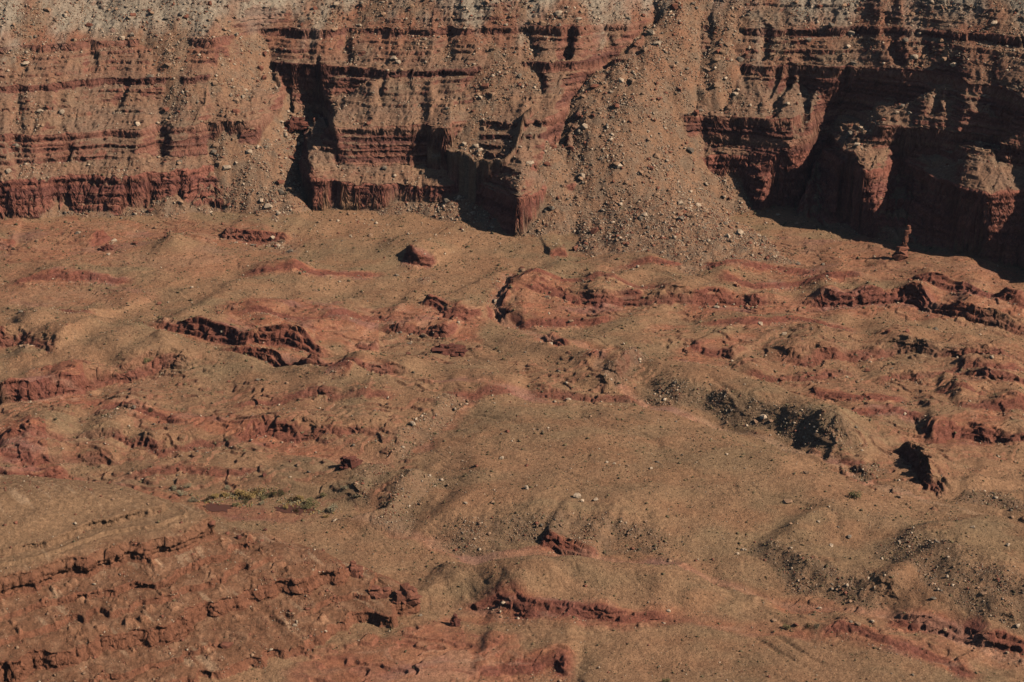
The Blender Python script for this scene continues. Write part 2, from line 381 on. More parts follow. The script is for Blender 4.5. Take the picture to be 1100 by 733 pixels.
# shallow drainage lines running down the fans
fs = X * .75 - Y * .66; fc = X * .66 + Y * .75
dl = np.abs(noise(fc / 30 + noise(fs / 60, fc / 60, 91) * .9, fs / 210, 92)); dl2 = np.abs(noise(fc / 11 + noise(fs / 25, fc / 25, 93) * .8, fs / 90, 94))
opn = (1 - np.clip(red, 0, 1)) * (1 - ss(1250, 1350, Y))
H -= opn * (.95 * (1 - ss(0, .18, dl)) * ss(-.3, .2, noise(X / 60, Y / 60, 95)) + .3 * (1 - ss(0, .14, dl2)))
scr = np.maximum(scr, opn * .25 * (1 - ss(0, .10, dl)))
# the muddy pools
flat([205,535, 255,532, 300,536, 345,538, 400,550, 340,558, 296,556, 250,556, 205,552], -.6)
PZ = -.75

# ------------------------------------------------------------------ foreground spur, lower left
hx, hy = -225.2, 752.5; vx, vy = .806, .592
u = (X - hx) * vy - (Y - hy) * vx           # metres down the slope from the main ledge
v = (X - hx) * vx + (Y - hy) * vy           # metres along it
uw = u + noise(X / 45, Y / 45, 101) * 9 + noise(X / 14, Y / 14, 102) * 3.0
zfa = np.interp(v, [-400, 0, 60, 110, 150, 180, 220, 330], [34, 30, 30, 29, 29, 27, 20, 0]).astype(np.float32)
uc = np.interp(v, [-400, 0, 50, 85, 108, 125, 145, 165, 185, 220, 330], [-90, -62, -50, -32, -6, 11, 32, 56, 90, 150, 300]).astype(np.float32)
front = zfa - .36 * uw
cap = zfa - .36 * uc + 1.5 - .08 * (uc - uw)
backp = zfa - .36 * uc + 2 + .34 * (u - uc)
def smin(a, b, k):
    h = np.clip(.5 + .5 * (b - a) / k, 0, 1); return lerp(b, a, h) - k * h * (1 - h)
hillr = smin(smin(front, cap, 8), backp, 8)
# strata of the spur
hcv, hce = cells((v + noise(X / 9, Y / 9, 107) * 2) / 9, u / 6, 33); hcv2, hce2 = cells(v / 3.2, u / 2.6, 34)
fl = ((hcv - .5) * .8 + (hcv2 - .5) * .4) * ss(-14, 0, uw) + (noise(u / 60, v / 9, 103) * 1.6 + noise(u / 14, v / 4, 104) * .8) * ss(-14, 4, uw) + noise(X / 2.2, Y / 2.2, 105) * .35
def terrace(h, ledges, modseed, along, amt=1.0, lo=.05):
    """sharpen heights into ledges (z, thickness); modulation fades each ledge in and out along the wall"""
    out = h.copy()
    for i, (zc, t) in enumerate(ledges):
        m = np.clip(.72 + 1.3 * noise(along / 70 + i * 17.3, h / 90 + i * 3.1, modseed + i), max(lo, .55 if t > 4.3 else lo), 1.0) * amt
        k = t * .12
        out += m * (ss(zc - k, zc + k, h) - np.clip((h - (zc - t * 1.1)) / (2.2 * t), 0, 1)) * t * 1.25
    return out
hh = hillr + fl * .8
rill = (1 - np.abs(noise(v / 16 + noise(X / 30, Y / 30, 108), u / 60, 109)) * 2)
hh -= rill * 1.3 * ss(-6, 8, uw)
hilt = terrace(hh, [(29.5, 8), (23.5, 2.0), (19, 1.6), (13, 5.6), (7, 1.6), (1, 5.6), (-8, 3), (37, 2.6), (34, 1.2)], 110, v, 1.15)
hm = ss(-1.5, 1.5, hilt - H)
Hh = smin(-hilt, -H, .6) * -1
hillmask = (hilt > H - .2) & (Y < 960)
hillface = ss(-12, 4, uw)
red = np.where(hillmask, .25 + .45 * hillface, red)
for a_ in (scr, pale): a_[hillmask] = 0
rub = np.where(hillmask, .25 + .75 * hillface * (noise(u / 70, v / 7, 106) > .08), rub)
H = np.where(Y < 960, Hh, H).astype(np.float32)

# ------------------------------------------------------------------ canyon wall
r0 = np.searchsorted(yrow, 1240); W = (slice(r0, NR), slice(0, NC))
x, y, a = X[W], Y[W], A[W]
wy = y + noise(x / 60, y / 110, 201) * 6 + noise(x / 24, y / 70, 202) * 2.6 + (.45 - np.abs(noise(x / 34 + noise(x / 80, y / 80, 194), y / 260, 195)) * 2) * 3.5
wa = a + noise(x / 70, y / 60, 203) * .0035
s0 = samp(WS, wa, wy); pxw = 550 + wa * FP * .985
def gully(c, wpx, dep, fill=.0):
    global gsh
    sk = [q_[0] for q_ in c]; cx = np.interp(s0, sk, [q_[1] for q_ in c]); dp = np.interp(s0, sk, dep)
    ww = np.interp(s0, sk, wpx)
    q_ = (pxw - cx + noise(x / 20, y / 20, 260) * 6) / ww
    gsh = np.maximum(gsh, dp * np.exp(-np.abs(q_) ** 2.6))
gsh = np.zeros(s0.shape, np.float32)
gully([(-3,312),(29,310),(42,306),(58,318),(66,338),(86,362),(101,402),(106,410)], [11,12,13,13,12,11,9,6], [0,34,34,30,24,20,14,0])
gully([(-3,500),(0,498),(28,486),(33,480),(44,470)], [36,36,34,30,20], [26,26,24,9,0])
gully([(-3,590),(29,588),(42,594),(66,607),(86,618),(101,640),(124,690),(143,735)], [9,9,9,9,9,9,8,8], [8,14,16,18,18,18,14,8])
gully([(84,577),(87,575),(99,570),(102,568)], [8,9,7,4], [0,18,14,0])
gully([(40,590),(46,586),(66,598),(70,600)], [8,8,7,6], [0,16,14,0])
gully([(-3,799),(0,798),(26,790),(31,788)], [8,8,7,5], [12,16,14,0])
gully([(-3,834),(29,866),(42,880),(66,903),(86,930),(101,975),(105,990)], [12,15,18,24,30,36,30], [26,28,26,26,26,18,0])
gully([(-3,1010),(34,1010),(46,1000),(56,1005)], [46,44,30,18], [22,24,12,0])
gully([(60,1050),(70,1050),(98,1075),(103,1080)], [18,22,20,10], [0,22,18,0])
gully([(86,288),(90,290),(100,286),(103,284)], [8,8,7,5], [0,14,12,0])
gully([(70,770),(76,770),(98,772),(103,772)], [7,7,6,5], [0,12,12,0])
gully([(66,830),(72,832),(98,850),(104,852)], [8,8,7,5], [0,12,10,0])
gully([(66,742),(72,745),(84,752)], [8,8,5], [0,10,0])
gully([(84,500),(88,502),(98,508),(102,510)], [9,9,7,5], [0,8,8,0])
gully([(60,165),(66,168),(84,172)], [8,8,5], [0,8,0])
gully([(40,232),(46,234),(64,240),(70,242)], [9,9,8,5], [0,10,8,0])
gully([(104,470),(110,475),(123,480),(127,480)], [9,9,7,5], [0,9,9,0])
gully([(104,600),(110,603),(123,606),(127,608)], [10,10,7,5], [0,14,12,0])
gully([(100,715),(110,720),(126,725)], [8,8,5], [0,10,0])
gully([(-3,60),(2,60),(26,62),(30,62)], [10,10,8,6], [6,7,6,0])
gully([(-3,140),(2,140),(26,138),(30,138)], [8,8,8,6], [6,9,8,0])
gully([(-3,370),(2,370),(26,372),(30,372)], [7,7,6,4], [5,8,7,0])
rgl = np.random.RandomState(17)
for lo_, hi_, n_, dmx, wmx in ((-3, 30, 30, 9, 9), (43, 66, 16, 9, 9), (80, 102, 18, 9, 8), (104, 125, 16, 8, 8), (30, 101, 8, 9, 10)):
    for k_ in range(n_):
        c_ = -20 + 1140 * (k_ + rgl.uniform(.1, .9)) / n_; d_ = dmx * rgl.uniform(.2, .85); w_ = wmx * rgl.uniform(.4, 1.1); sl_ = rgl.uniform(-4, 9)
        gully([(lo_, c_), (lo_ + 4, c_), (hi_ - 3, c_ + sl_), (hi_ + 2, c_ + sl_)], [w_, w_, w_ * .9, w_ * .5], [0 if lo_ > 0 else d_ * .6, d_, d_, 0])
wy = wy - gsh
hz = samp(WL, wa, wy); hw = samp(WS, wa, wy); dzs = hz - hw
flz = ss(-2, 8, hw)
cv, ce = cells(x / 7, y / 11, 31); cv2, ce2 = cells(x / 2.6, y / 3.5, 32)
fin = 1 - np.abs(noise(x / 26 + noise(x / 40, y / 40, 208) * .5, y / 70, 204)) * 2
fin2 = 1 - np.abs(noise(x / 9, y / 30, 205)) * 2
hw += flz * (fin * 1.2 + fin2 * .6 + (cv - .5) * 2.0 + (cv2 - .5) * .9 + noise(x / 3.2, y / 8, 206) * .5)
lf = [(4, 4), (10, 4), (16, 3.5), (22, 4.2), (28.5, 3.0), (33, .9), (37, 1.2), (41, 1.0), (46, 2.4), (50.5, 2.0), (54.5, 2.2), (59, 2.2), (64.5, 4.4), (69, 1.0), (73, 1.4), (77, 1.0), (81, 1.6), (85, 1.1), (88.5, 1.4), (92, 1.2), (95, 1.6),
      (100.5, 4.6), (105, 1.1), (108, 1.4), (112, 1.6), (115, 1.1), (118, 1.6), (123.5, 4.4), (128, 1.0), (131, 1.4), (135, 1.1), (139, 1.5), (147, 1.6), (160, 2)]
hwr = hw.copy()
hw = terrace(hw + noise(x / 70, y / 200, 209) * 1.5 + noise(x / 14, y / 60, 199) * .8, lf, 210, x, 1.15, .25)
# finer beds
q = (hw + noise(x / 40, y / 40, 240) * .8) / 1.15; fq = q - np.floor(q)
fine = ((np.floor(q) + ss(.3, .5, fq)) - q) * 1.15
hw += fine * .8 * flz * np.clip(.6 + noise(x / 30, y / 30, 241), 0, 1)
# undulating vertical pillars on the basal cliff
pil = np.minimum(np.abs(noise(x / 8, y / 14, 242)) * 2, .15 + np.abs(noise(x / 3.6, y / 6, 243)) * 2.4)
hw = np.where((hwr > 0) & (hwr < 32), hw - 3.6 * (1 - ss(0, .4, pil)) * ss(0, 6, hwr) * (1 - ss(26, 32, hwr)), hw)
sbed = hw.copy(); hw = hw + dzs
# debris chutes
tal = np.full(hw.shape, -50, np.float32)
tbase = samp(WT, a + noise(x / 80, y / 80, 250) * .003, y)
def chute(pts, wid, h0):
    global tal
    p3 = [F(px, py, z) for px, py, z in pts]
    d, sg, t = polydist(p3, x, y)
    L = [0]
    for i in range(len(p3) - 1): L.append(L[-1] + math.dist(p3[i], p3[i + 1]))
    wd = np.interp(t, np.array(L) / L[-1], wid); hh_ = np.interp(t, np.array(L) / L[-1], h0)
    dj = np.maximum(d + noise(x / 22, y / 34, 251) * 7 + noise(x / 8, y / 14, 252) * 3.5, 0)
    z = tbase + hh_ * (1.0 - (dj / wd) ** 1.7)
    z = np.where(dj > wd * 3.2, -50, z)
    tal = np.maximum(tal, z.astype(np.float32))
chute([(185,-40,168), (205,0,147), (238,60,112), (264,110,86), (280,160,55), (290,205,24), (298,245,5), (330,290,-3)], [26, 30, 26, 24, 22, 24, 34, 50], [6, 6, 7, 8, 9, 12, 9, 3])
chute([(760,-60,173), (730,0,150), (705,40,130), (688,80,106), (684,130,78), (694,180,48), (712,225,24), (735,270,6), (760,330,-4)], [14, 17, 28, 38, 50, 64, 80, 92, 105], [6, 7, 10, 13, 17, 24, 27, 18, 5])
chute([(500,60,110), (530,90,92), (540,120,72), (520,150,56), (530,180,40)], [8, 16, 18, 14, 8], [1, 2, 2, 1, -3])
chute([(575,205,24), (596,245,4), (600,275,-1)], [10, 22, 30], [4, 6, 3])
chute([(590,-60,172), (575,0,145), (566,30,126), (560,62,104)], [26, 20, 12, 6], [3, 4, 3, 2])
chute([(800,-50,171), (800,0,145), (785,30,126), (772,72,101), (768,110,79), (766,150,48)], [12, 12, 10, 9, 9, 9], [3, 4, 4, 4, 4, 3])
chute([(860,-50,175), (900,0,145), (915,20,132)], [36, 28, 12], [3, 3, 2])
chute([(450,-50,175), (440,0,146), (445,22,131)], [36, 26, 12], [3, 3, 2])
chute([(10,-50,171), (20,0,145), (10,35,129)], [40, 32, 16], [3, 3, 2])
chute([(120,-50,171), (150,0,145), (190,60,108), (215,90,98)], [18, 15, 11, 6], [3, 3, 3, 2])
tal = np.maximum(tal, tbase * .62 - 1.0 + fbm(x / 40, y / 60, 3, 253) * 9 - 30 * ss(800, 860, pxw))
tal += fbm(x / 18, y / 24, 4, 255) * 3.2 + (cv2 - .5) * .7
tmask = ss(-1.2, 1.2, tal - hw)
wall = -smin(-hw, -tal, 1.5)
F0 = H[W]
wmask = ss(-1.0, 1.0, wall - F0)
H[W] = -smin(-wall, -F0, 1.2)
onwall = np.zeros((NR, NC), np.float32); onwall[W] = wmask; tmask0, wmask0 = tmask, wmask
talus = np.zeros((NR, NC), np.float32); talus[W] = tmask * wmask
del u, uw, fin, fin2, pil, q, fq, fine
# small bumps everywhere
H += n3 * .25 * (1 - onwall) + noise(X / 1.7, Y / 1.7, 301) * .16

# ------------------------------------------------------------------ keep the plain height field for standing things on, then refine the sheet:
# rows are spread evenly along each column's own profile and steep faces are broken into beds and joints
Z0 = H.copy(); yrow0 = yrow.copy(); red0, rub0, scr0, hm0, on0 = red, rub.copy(), scr, hillmask, onwall
dz_ = np.diff(H, axis=0); dy_ = np.diff(yrow).astype(np.float32)[:, None]
ds_ = dy_ * .42 + np.abs(dz_) * 1.0
ds_[yrow[:-1] > 1750] *= .2; ds_[yrow[:-1] < 618] *= .2; ds_[yrow[:-1] > 1900] *= .1
pad_ = 7; Pd = np.concatenate([np.repeat(ds_[:, :1], pad_ + 1, 1), ds_, np.repeat(ds_[:, -1:], pad_, 1)], 1); cs_ = np.cumsum(Pd, 1, dtype=np.float64)
ds_ = (cs_[:, 2 * pad_ + 1:] - cs_[:, :-2 * pad_ - 1]) / (2 * pad_ + 1)
cum = np.concatenate([np.zeros((1, NC)), np.cumsum(ds_, 0)], 0); del Pd, cs_, ds_, dz_
NR2 = 2350; tgt = np.linspace(0, 1, NR2)
Yn = np.empty((NR2, NC), np.float32); Hn = Yn.copy()
sbf = np.full((NR, NC), -30, np.float32); sbf[W] = sbed
tmf = np.zeros((NR, NC), np.float32); tmf[W] = tmask
fields = dict(red=red, rock=rock, rub=rub, pale=pale, scr=scr, onwall=onwall, talus=talus, sbf=sbf, tmf=tmf, hmf=hillmask.astype(np.float32), hillface=hillface)
newf = {k_: np.empty((NR2, NC), np.float32) for k_ in fields}
for j in range(NC):
    yy = np.interp(tgt * cum[-1, j], cum[:, j], yrow); Yn[:, j] = yy
    fi = np.interp(yy, yrow, np.arange(NR)); i_ = np.minimum(fi.astype(np.int32), NR - 2); fr = (fi - i_).astype(np.float32)
    Hn[:, j] = H[i_, j] * (1 - fr) + H[i_ + 1, j] * fr
    for k_, f_ in fields.items(): newf[k_][:, j] = f_[i_, j] * (1 - fr) + f_[i_ + 1, j] * fr
del cum, fields
Y = Yn; NR = NR2; A = np.ascontiguousarray(np.broadcast_to(acol.astype(np.float32), (NR, NC))); X = A * Y; H = Hn
red, rock, rub, pale, scr, onwall, talus, sbf, tmf = (newf[k_] for k_ in ('red', 'rock', 'rub', 'pale', 'scr', 'onwall', 'talus', 'sbf', 'tmf'))
hillmask = newf['hmf'] > .5; hillface = newf['hillface']; del newf
def grads(M, Yg):
    gr = np.gradient(M, axis=0) / np.maximum(np.gradient(Yg, axis=0), .02)
    gc = np.gradient(M, axis=1) / (np.gradient(acol).astype(np.float32)[None, :] * Yg)
    # columns do not share rows any more: take the row shift out
    sh = np.gradient(Yg, axis=1) / (np.gradient(acol).astype(np.float32)[None, :] * Yg)
    return gc - gr * sh, gr
gx_, gy_ = grads(H, Y)
def sm2(M, n):
    M = M.copy()
    for _ in range(n):
        M[1:-1] = (M[:-2] + M[1:-1] + M[2:]) / 3; M[:, 1:-1] = (M[:, :-2] + M[:, 1:-1] + M[:, 2:]) / 3
    return M
gx_ = sm2(np.clip(gx_, -6, 6), 6); gy_ = sm2(np.clip(gy_, -6, 6), 6)
slope = np.hypot(gx_, gy_); steep = ss(.75, 1.6, slope); sm = slope
nx_, ny_ = -gx_ / (slope + .05), -gy_ / (slope + .05)
al = X * .9 + Y * .45 * (1 - onwall)
zz = H
c1v, c1e = cells(al / 4.2 + noise(al / 9, zz / 9, 801) * .3, zz / 3.0, 81); c2v, c2e = cells(al / 1.7, zz / 1.25, 82)
bedp = noise(zz / 1.3 + noise(X / 60, Y / 60, 803), X / 130, 804) * .8 + noise(zz / 3.6, X / 200, 805) * 1.2
vj = noise(al / 2.6, zz / 16, 806) * .9 + noise(al / 6.5, zz / 30, 807) * 1.3
disp = steep * ((c1v - .5) * 1.5 + (c2v - .5) * .8 + bedp * 1.15 + vj * .5 - .8 * (1 - ss(0, .1, c1e)) ) * np.where(hillmask, 1.0, lerp(.75, 1.0, onwall)) * (1 - tmf * onwall)
# rubbly skin on debris
tc1, tce = cells(X / 2.4, (Y + zz) / 2.4, 83); tc2, tce2 = cells(X / 5.5, (Y + zz) / 5.5, 84)
lump = (np.clip(tc1 - .45, 0, 1) * 1.3 * ss(0, .25, tce) + np.clip(tc2 - .72, 0, 1) * 5.0 * ss(0, .3, tce2))
loose = np.clip(rub, 0, 1) * (1 - steep)
Zs = H + lump * loose * 1.1
Xs = X + nx_ * disp; Ys = Y + ny_ * disp
Zs = Zs + steep * noise(al / 2, Y / 2, 808) * .25
Wf = onwall > .001
del c1v, c1e, c2v, c2e, vj, tc1, tce, tc2, tce2

# ------------------------------------------------------------------ slopes and colour (what the ground itself is made of)
ALB = 1.38
def C(r, g, b):
    f = lambda c: ((c / 255 + .055) / 1.055) ** 2.4
    return np.array([f(r), f(g), f(b)], np.float32) * ALB
tan, tan2, redc, red2, maroon = C(141,105,77), C(130,102,75), C(146,88,64), C(150,98,72), C(112,66,54)
greyt, greyg, scrub, palec, orange = C(134,106,82), C(148,134,114), C(112,88,68), C(172,138,112), C(160,98,66)
purple = C(126,84,80)
def mix(c, d, t): return c + (d - c) * t[..., None]
nA = fbm(X / 80, Y / 80, 4, 401); nB = fbm(X / 9, Y / 9, 3, 411)
colr = np.empty((NR, NC, 3), np.float32); colr[:] = tan
colr = mix(colr, tan2, ss(-.2, .35, nA)); colr = mix(colr, C(136,98,71), ss(-.1, .4, fbm(X / 35, Y / 20, 3, 421)) * .7)
rmix = np.clip(red * (1.0 + nB * .5), 0, 1)
hb = H + fbm(X / 50, Y / 30, 2, 435) * 1.5; sband = noise(hb / .55, X / 90, 436) * .6 + noise(hb / 1.7, X / 160, 437)
rc = mix(np.broadcast_to(redc, colr.shape), red2, ss(-.2, .3, fbm(X / 40, Y / 18, 3, 431)))
rc = mix(rc, C(116,68,56), ss(.15, .5, sband) * .55); rc = mix(rc, C(172,126,100), ss(.2, .6, -sband) * .5)
rc = mix(rc, purple, ss(.12, .45, fbm(X / 50, Y / 30, 3, 441)) * .6)
colr = mix(colr, rc, rmix * .82)
bare = np.maximum(rock, ss(.55, 1.1, sm) * (1 - onwall) * np.clip(red * 2, 0, 1))
colr = mix(colr, mix(np.broadcast_to(C(116,68,54), colr.shape), maroon, ss(-.2, .3, nB)), np.clip(bare, 0, 1) * .85)
colr = mix(colr, palec, np.clip(pale + ss(.3, .5, fbm(X / 60, Y / 9, 3, 451)) * red * .5, 0, 1) * .45)
colr = mix(colr, scrub, np.clip(scr * (.75 + nB), 0, 1) * .75)
colr = mix(colr, C(120,102,76), ss(.1, .5, fbm(X / 70, Y / 30, 3, 461)) * (1 - np.clip(red, 0, 1)) * .4)
# spur
hs = ss(.45, .9, sm)
hc = mix(np.broadcast_to(C(116,80,58), colr.shape), C(130,94,70), ss(-.1, .35, nB))
hc = mix(hc, C(120,76,56), hs * .8); hc = mix(hc, tan2, (1 - hillface) * .7)
hc = mix(hc, C(170,138,108), ss(.22, .5, fbm((X * vy - Y * vx) / 30, (X * vx + Y * vy) / 6, 3, 471)) * .5 * (1 - hs))
hc = mix(hc, C(116,70,54), ss(84, 100, (X - hx) * vy - (Y - hy) * vx + noise(X / 30, Y / 30, 473) * 8) * .7)
colr = np.where(hillmask[..., None], hc, colr)
# wall beds
r0 = int(np.nonzero(Y.max(1) > 1240)[0][0]); W = (slice(r0, NR), slice(0, NC)); x, y = X[W], Y[W] + H[W] * 1.3; tmask = tmf[W]; wmask = onwall[W]
zb = sbf[W] + noise(x / 90, y / 90, 501) * 2.0
bands = noise(zb / 2.1, x / 260, 502) * .6 + noise(zb / .7, x / 160, 503) * .5 + noise(zb / 9, x / 400, 504) * .6
bedc = mix(np.broadcast_to(C(126,80,64), (*zb.shape, 3)), C(100,64,54), ss(-.1, .45, bands))
bedc = mix(bedc, C(142,104,82), ss(.12, .5, -bands) * .75)
basal = (1 - ss(30, 36, zb)); bedc = mix(bedc, mix(np.broadcast_to(C(138,84,68), bedc.shape), C(112,68,58), ss(-.1, .4, bands)), basal * .8); bedc = mix(bedc, C(138,100,82), ss(.35, .6, noise(zb / 1.1, x / 200, 505)) * .5)
slc = mix(np.broadcast_to(C(134,102,78), bedc.shape), C(122,98,78), ss(-.3, .4, fbm(x / 50, y / 30, 3, 511)))
slc = mix(slc, C(136,88,66), ss(95, 120, zb) * ss(-.25, .2, fbm(x / 45, y / 60, 3, 521)) * .75)
slc = mix(slc, C(122,78,62), (1 - ss(.05, .4, fbm(x / 28, y / 28, 3, 541))) * .22 )
gst = ss(124, 158, zb + fbm(x / 30, y / 140, 4, 531) * 62); slc = mix(slc, greyg, gst * .8); bedc = mix(bedc, greyg, gst * .45)
smw = sm[W]
wc = mix(slc, bedc, ss(1.05, 1.7, smw + nB[W] * .35) )
tc = mix(np.broadcast_to(C(132,98,74), wc.shape), C(120,96,76), ss(-.3, .4, nB[W]))
tc = mix(tc, C(136,94,70), ss(55, 110, zb) * ss(-.1, .3, fbm(x / 25, y / 50, 3, 551)) * .7)
tc = mix(tc, greyg, ss(128, 158, zb + fbm(x / 30, y / 140, 4, 531) * 50) * .7)
wc = mix(wc, tc, tmask)
colr[W] = mix(colr[W], wc, wmask)
rub = np.maximum(rub, scr * .9); rub = np.maximum(rub, talus * 1.0); rub[W] = np.maximum(rub[W], wmask * (1 - ss(1.0, 1.5, smw)) * (.3 + .5 * ss(0, .35, fbm(x / 40, y / 40, 3, 591))))
rub[W] = np.maximum(rub[W], wmask * ss(112, 130, H[W]) * .55)
stv = 1 + fbm(X / 2.2, (Y + H * 1.3) / 2.2, 2, 601) * .3 + (np.clip(lump, 0, 1.2) - .2) * loose * .5
colr *= stv[..., None]
colr = np.clip(colr, .01, .9)

# ------------------------------------------------------------------ materials
def newmat(name):
    m = bpy.data.materials.new(name); m.use_nodes = True
    b = m.node_tree.nodes['Principled BSDF']; b.inputs['Roughness'].default_value = .95
    b.inputs['Specular IOR Level'].default_value = .12
    return m, m.node_tree.nodes, m.node_tree.links, b
def ground_mat():
    m, N, Lk, b = newmat('desert_ground')
    at = N.new('ShaderNodeAttribute'); at.attribute_name = 'ground_colour'
    tc_ = N.new('ShaderNodeNewGeometry')
    n_ = N.new('ShaderNodeTexNoise'); n_.inputs['Scale'].default_value = 1.1; n_.inputs['Detail'].default_value = 6; n_.inputs['Roughness'].default_value = .7
    Lk.new(tc_.outputs['Position'], n_.inputs['Vector'])
    vo = N.new('ShaderNodeTexVoronoi'); vo.inputs['Scale'].default_value = .55; vo.feature = 'F1'
    Lk.new(tc_.outputs['Position'], vo.inputs['Vector'])
    mr = N.new('ShaderNodeMapRange'); mr.inputs[1].default_value = .3; mr.inputs[2].default_value = .7; mr.inputs[3].default_value = .68; mr.inputs[4].default_value = 1.34
    Lk.new(n_.outputs['Fac'], mr.inputs[0])
    # per-cell tint of the gravel
    sep = N.new('ShaderNodeSeparateColor'); Lk.new(vo.outputs['Color'], sep.inputs[0])
    mr2 = N.new('ShaderNodeMapRange'); mr2.inputs[3].default_value = .88; mr2.inputs[4].default_value = 1.14
    Lk.new(sep.outputs[0], mr2.inputs[0])
    mu = N.new('ShaderNodeMath'); mu.operation = 'MULTIPLY'; Lk.new(mr.outputs[0], mu.inputs[0]); Lk.new(mr2.outputs[0], mu.inputs[1])
    vm = N.new('ShaderNodeVectorMath'); vm.operation = 'SCALE'; Lk.new(at.outputs['Color'], vm.inputs[0]); Lk.new(mu.outputs[0], vm.inputs['Scale'])
    Lk.new(vm.outputs[0], b.inputs['Base Color'])
    bp = N.new('ShaderNodeBump'); bp.inputs['Strength'].default_value = .9; bp.inputs['Distance'].default_value = 1.1
    Lk.new(n_.outputs['Fac'], bp.inputs['Height']); Lk.new(bp.outputs[0], b.inputs['Normal'])
    return m
GM = ground_mat()
def rock_mat(name, c, dark=.55):
    m, N, Lk, b = newmat(name)
    g = N.new('ShaderNodeNewGeometry'); oi = N.new('ShaderNodeObjectInfo')
    n_ = N.new('ShaderNodeTexNoise'); n_.inputs['Scale'].default_value = .9; n_.inputs['Detail'].default_value = 5
    Lk.new(g.outputs['Position'], n_.inputs['Vector'])
    cr = N.new('ShaderNodeValToRGB'); cr.color_ramp.elements[0].position = .3; cr.color_ramp.elements[1].position = .7
    cr.color_ramp.elements[0].color = (*(c * dark), 1); cr.color_ramp.elements[1].color = (*(c * 1.12), 1)
    Lk.new(n_.outputs['Fac'], cr.inputs[0])
    rv = N.new('ShaderNodeMapRange'); rv.inputs[3].default_value = .8; rv.inputs[4].default_value = 1.15
    Lk.new(g.outputs['Random Per Island'], rv.inputs[0])
    vm = N.new('ShaderNodeVectorMath'); vm.operation = 'SCALE'; Lk.new(cr.outputs[0], vm.inputs[0]); Lk.new(rv.outputs[0], vm.inputs['Scale'])
    Lk.new(vm.outputs[0], b.inputs['Base Color'])
    bp = N.new('ShaderNodeBump'); bp.inputs['Strength'].default_value = .6; bp.inputs['Distance'].default_value = .5
    Lk.new(n_.outputs['Fac'], bp.inputs['Height']); Lk.new(bp.outputs[0], b.inputs['Normal'])
    return m
MR = {'pale': rock_mat('pale_sandstone', C(176,150,124), .7), 'tan': rock_mat('tan_sandstone', C(150,116,90), .7), 'red': rock_mat('red_sandstone', C(126,80,62), .65),
      'grey': rock_mat('grey_rock', C(120,104,88), .7), 'maroon': rock_mat('maroon_rock', C(106,64,52), .6)}
def veg_mat(name, c1, c2):
    m, N, Lk, b = newmat(name)
    g = N.new('ShaderNodeNewGeometry'); cr = N.new('ShaderNodeValToRGB')
    cr.color_ramp.elements[0].color = (*c1, 1); cr.color_ramp.elements[1].color = (*c2, 1)
    Lk.new(g.outputs['Random Per Island'], cr.inputs[0]); Lk.new(cr.outputs[0], b.inputs['Base Color'])
    return m
MV = {'scrub': veg_mat('dark_scrub', C(84,74,54), C(116,98,70)), 'green': veg_mat('green_foliage', C(90,80,54), C(122,108,72)), 'silver': veg_mat('silver_green_foliage', C(120,106,80), C(148,132,104)),
      'olive': veg_mat('olive_reeds', C(122,96,58), C(156,126,78)), 'twig': veg_mat('twig_bark', C(88,70,54), C(110,88,66))}

# ------------------------------------------------------------------ split the one height field into the places it shows
iy, ix = np.arange(NR - 1), np.arange(NC - 1)
def quadval(m): return (m[:-1, :-1] + m[1:, 1:]) * .5
part_id = np.zeros((NR - 1, NC - 1), np.int8)                       # 0 = floor
part_id[quadval(onwall) > .5] = 1
part_id[(quadval(hillmask.astype(np.float32)) > .4)] = 3
def polyquad(a, z=0):
    p = P(*a, z=z); return inside(p, X[:-1, :-1], Y[:-1, :-1])
main_fan = polyquad([505,437, 590,435, 700,441, 800,462, 850,488, 900,516, 960,556, 1100,588, 1400,650, 1400,700, 1100,640, 940,611, 800,608, 640,600, 560,586, 440,582, 395,560, 400,518, 440,512, 440,488, 475,468], 3)
part_id[(part_id == 0) & main_fan] = 2
part_id[quadval(talus) > .5] = 4
def terrain_obj(name, pid):
    m = part_id == pid
    rr, cc = np.nonzero(m); i00 = rr * NC + cc
    quads = np.stack([i00, i00 + 1, i00 + NC + 1, i00 + NC], 1)
    used, inv = np.unique(quads, return_inverse=True); inv = inv.reshape(quads.shape)
    me = bpy.data.meshes.new(name)
    me.vertices.add(len(used)); me.loops.add(quads.size); me.polygons.add(len(quads))
    co = np.stack([Xs.ravel()[used], Ys.ravel()[used], Zs.ravel()[used]], 1).astype(np.float32)
    me.vertices.foreach_set('co', co.ravel())
    me.loops.foreach_set('vertex_index', inv.ravel().astype(np.int32))
    me.polygons.foreach_set('loop_start', np.arange(0, quads.size, 4, dtype=np.int32))
    me.polygons.foreach_set('loop_total', np.full(len(quads), 4, np.int32))
    me.update(calc_edges=True)
    ca_ = me.attributes.new('ground_colour', 'FLOAT_COLOR', 'POINT')
    c4 = np.ones((len(used), 4), np.float32); c4[:, :3] = colr.reshape(-1, 3)[used]
    ca_.data.foreach_set('color', c4.ravel())
    me.shade_smooth()
    me.materials.append(GM)
    o = bpy.data.objects.new(name, me); col.objects.link(o); o['kind'] = 'structure'
    return o
terrain_obj('canyon_floor_ground', 0); terrain_obj('canyon_cliff', 1); terrain_obj('gravel_fan_hill', 2); terrain_obj('foreground_hill', 3); terrain_obj('talus_slope', 4)

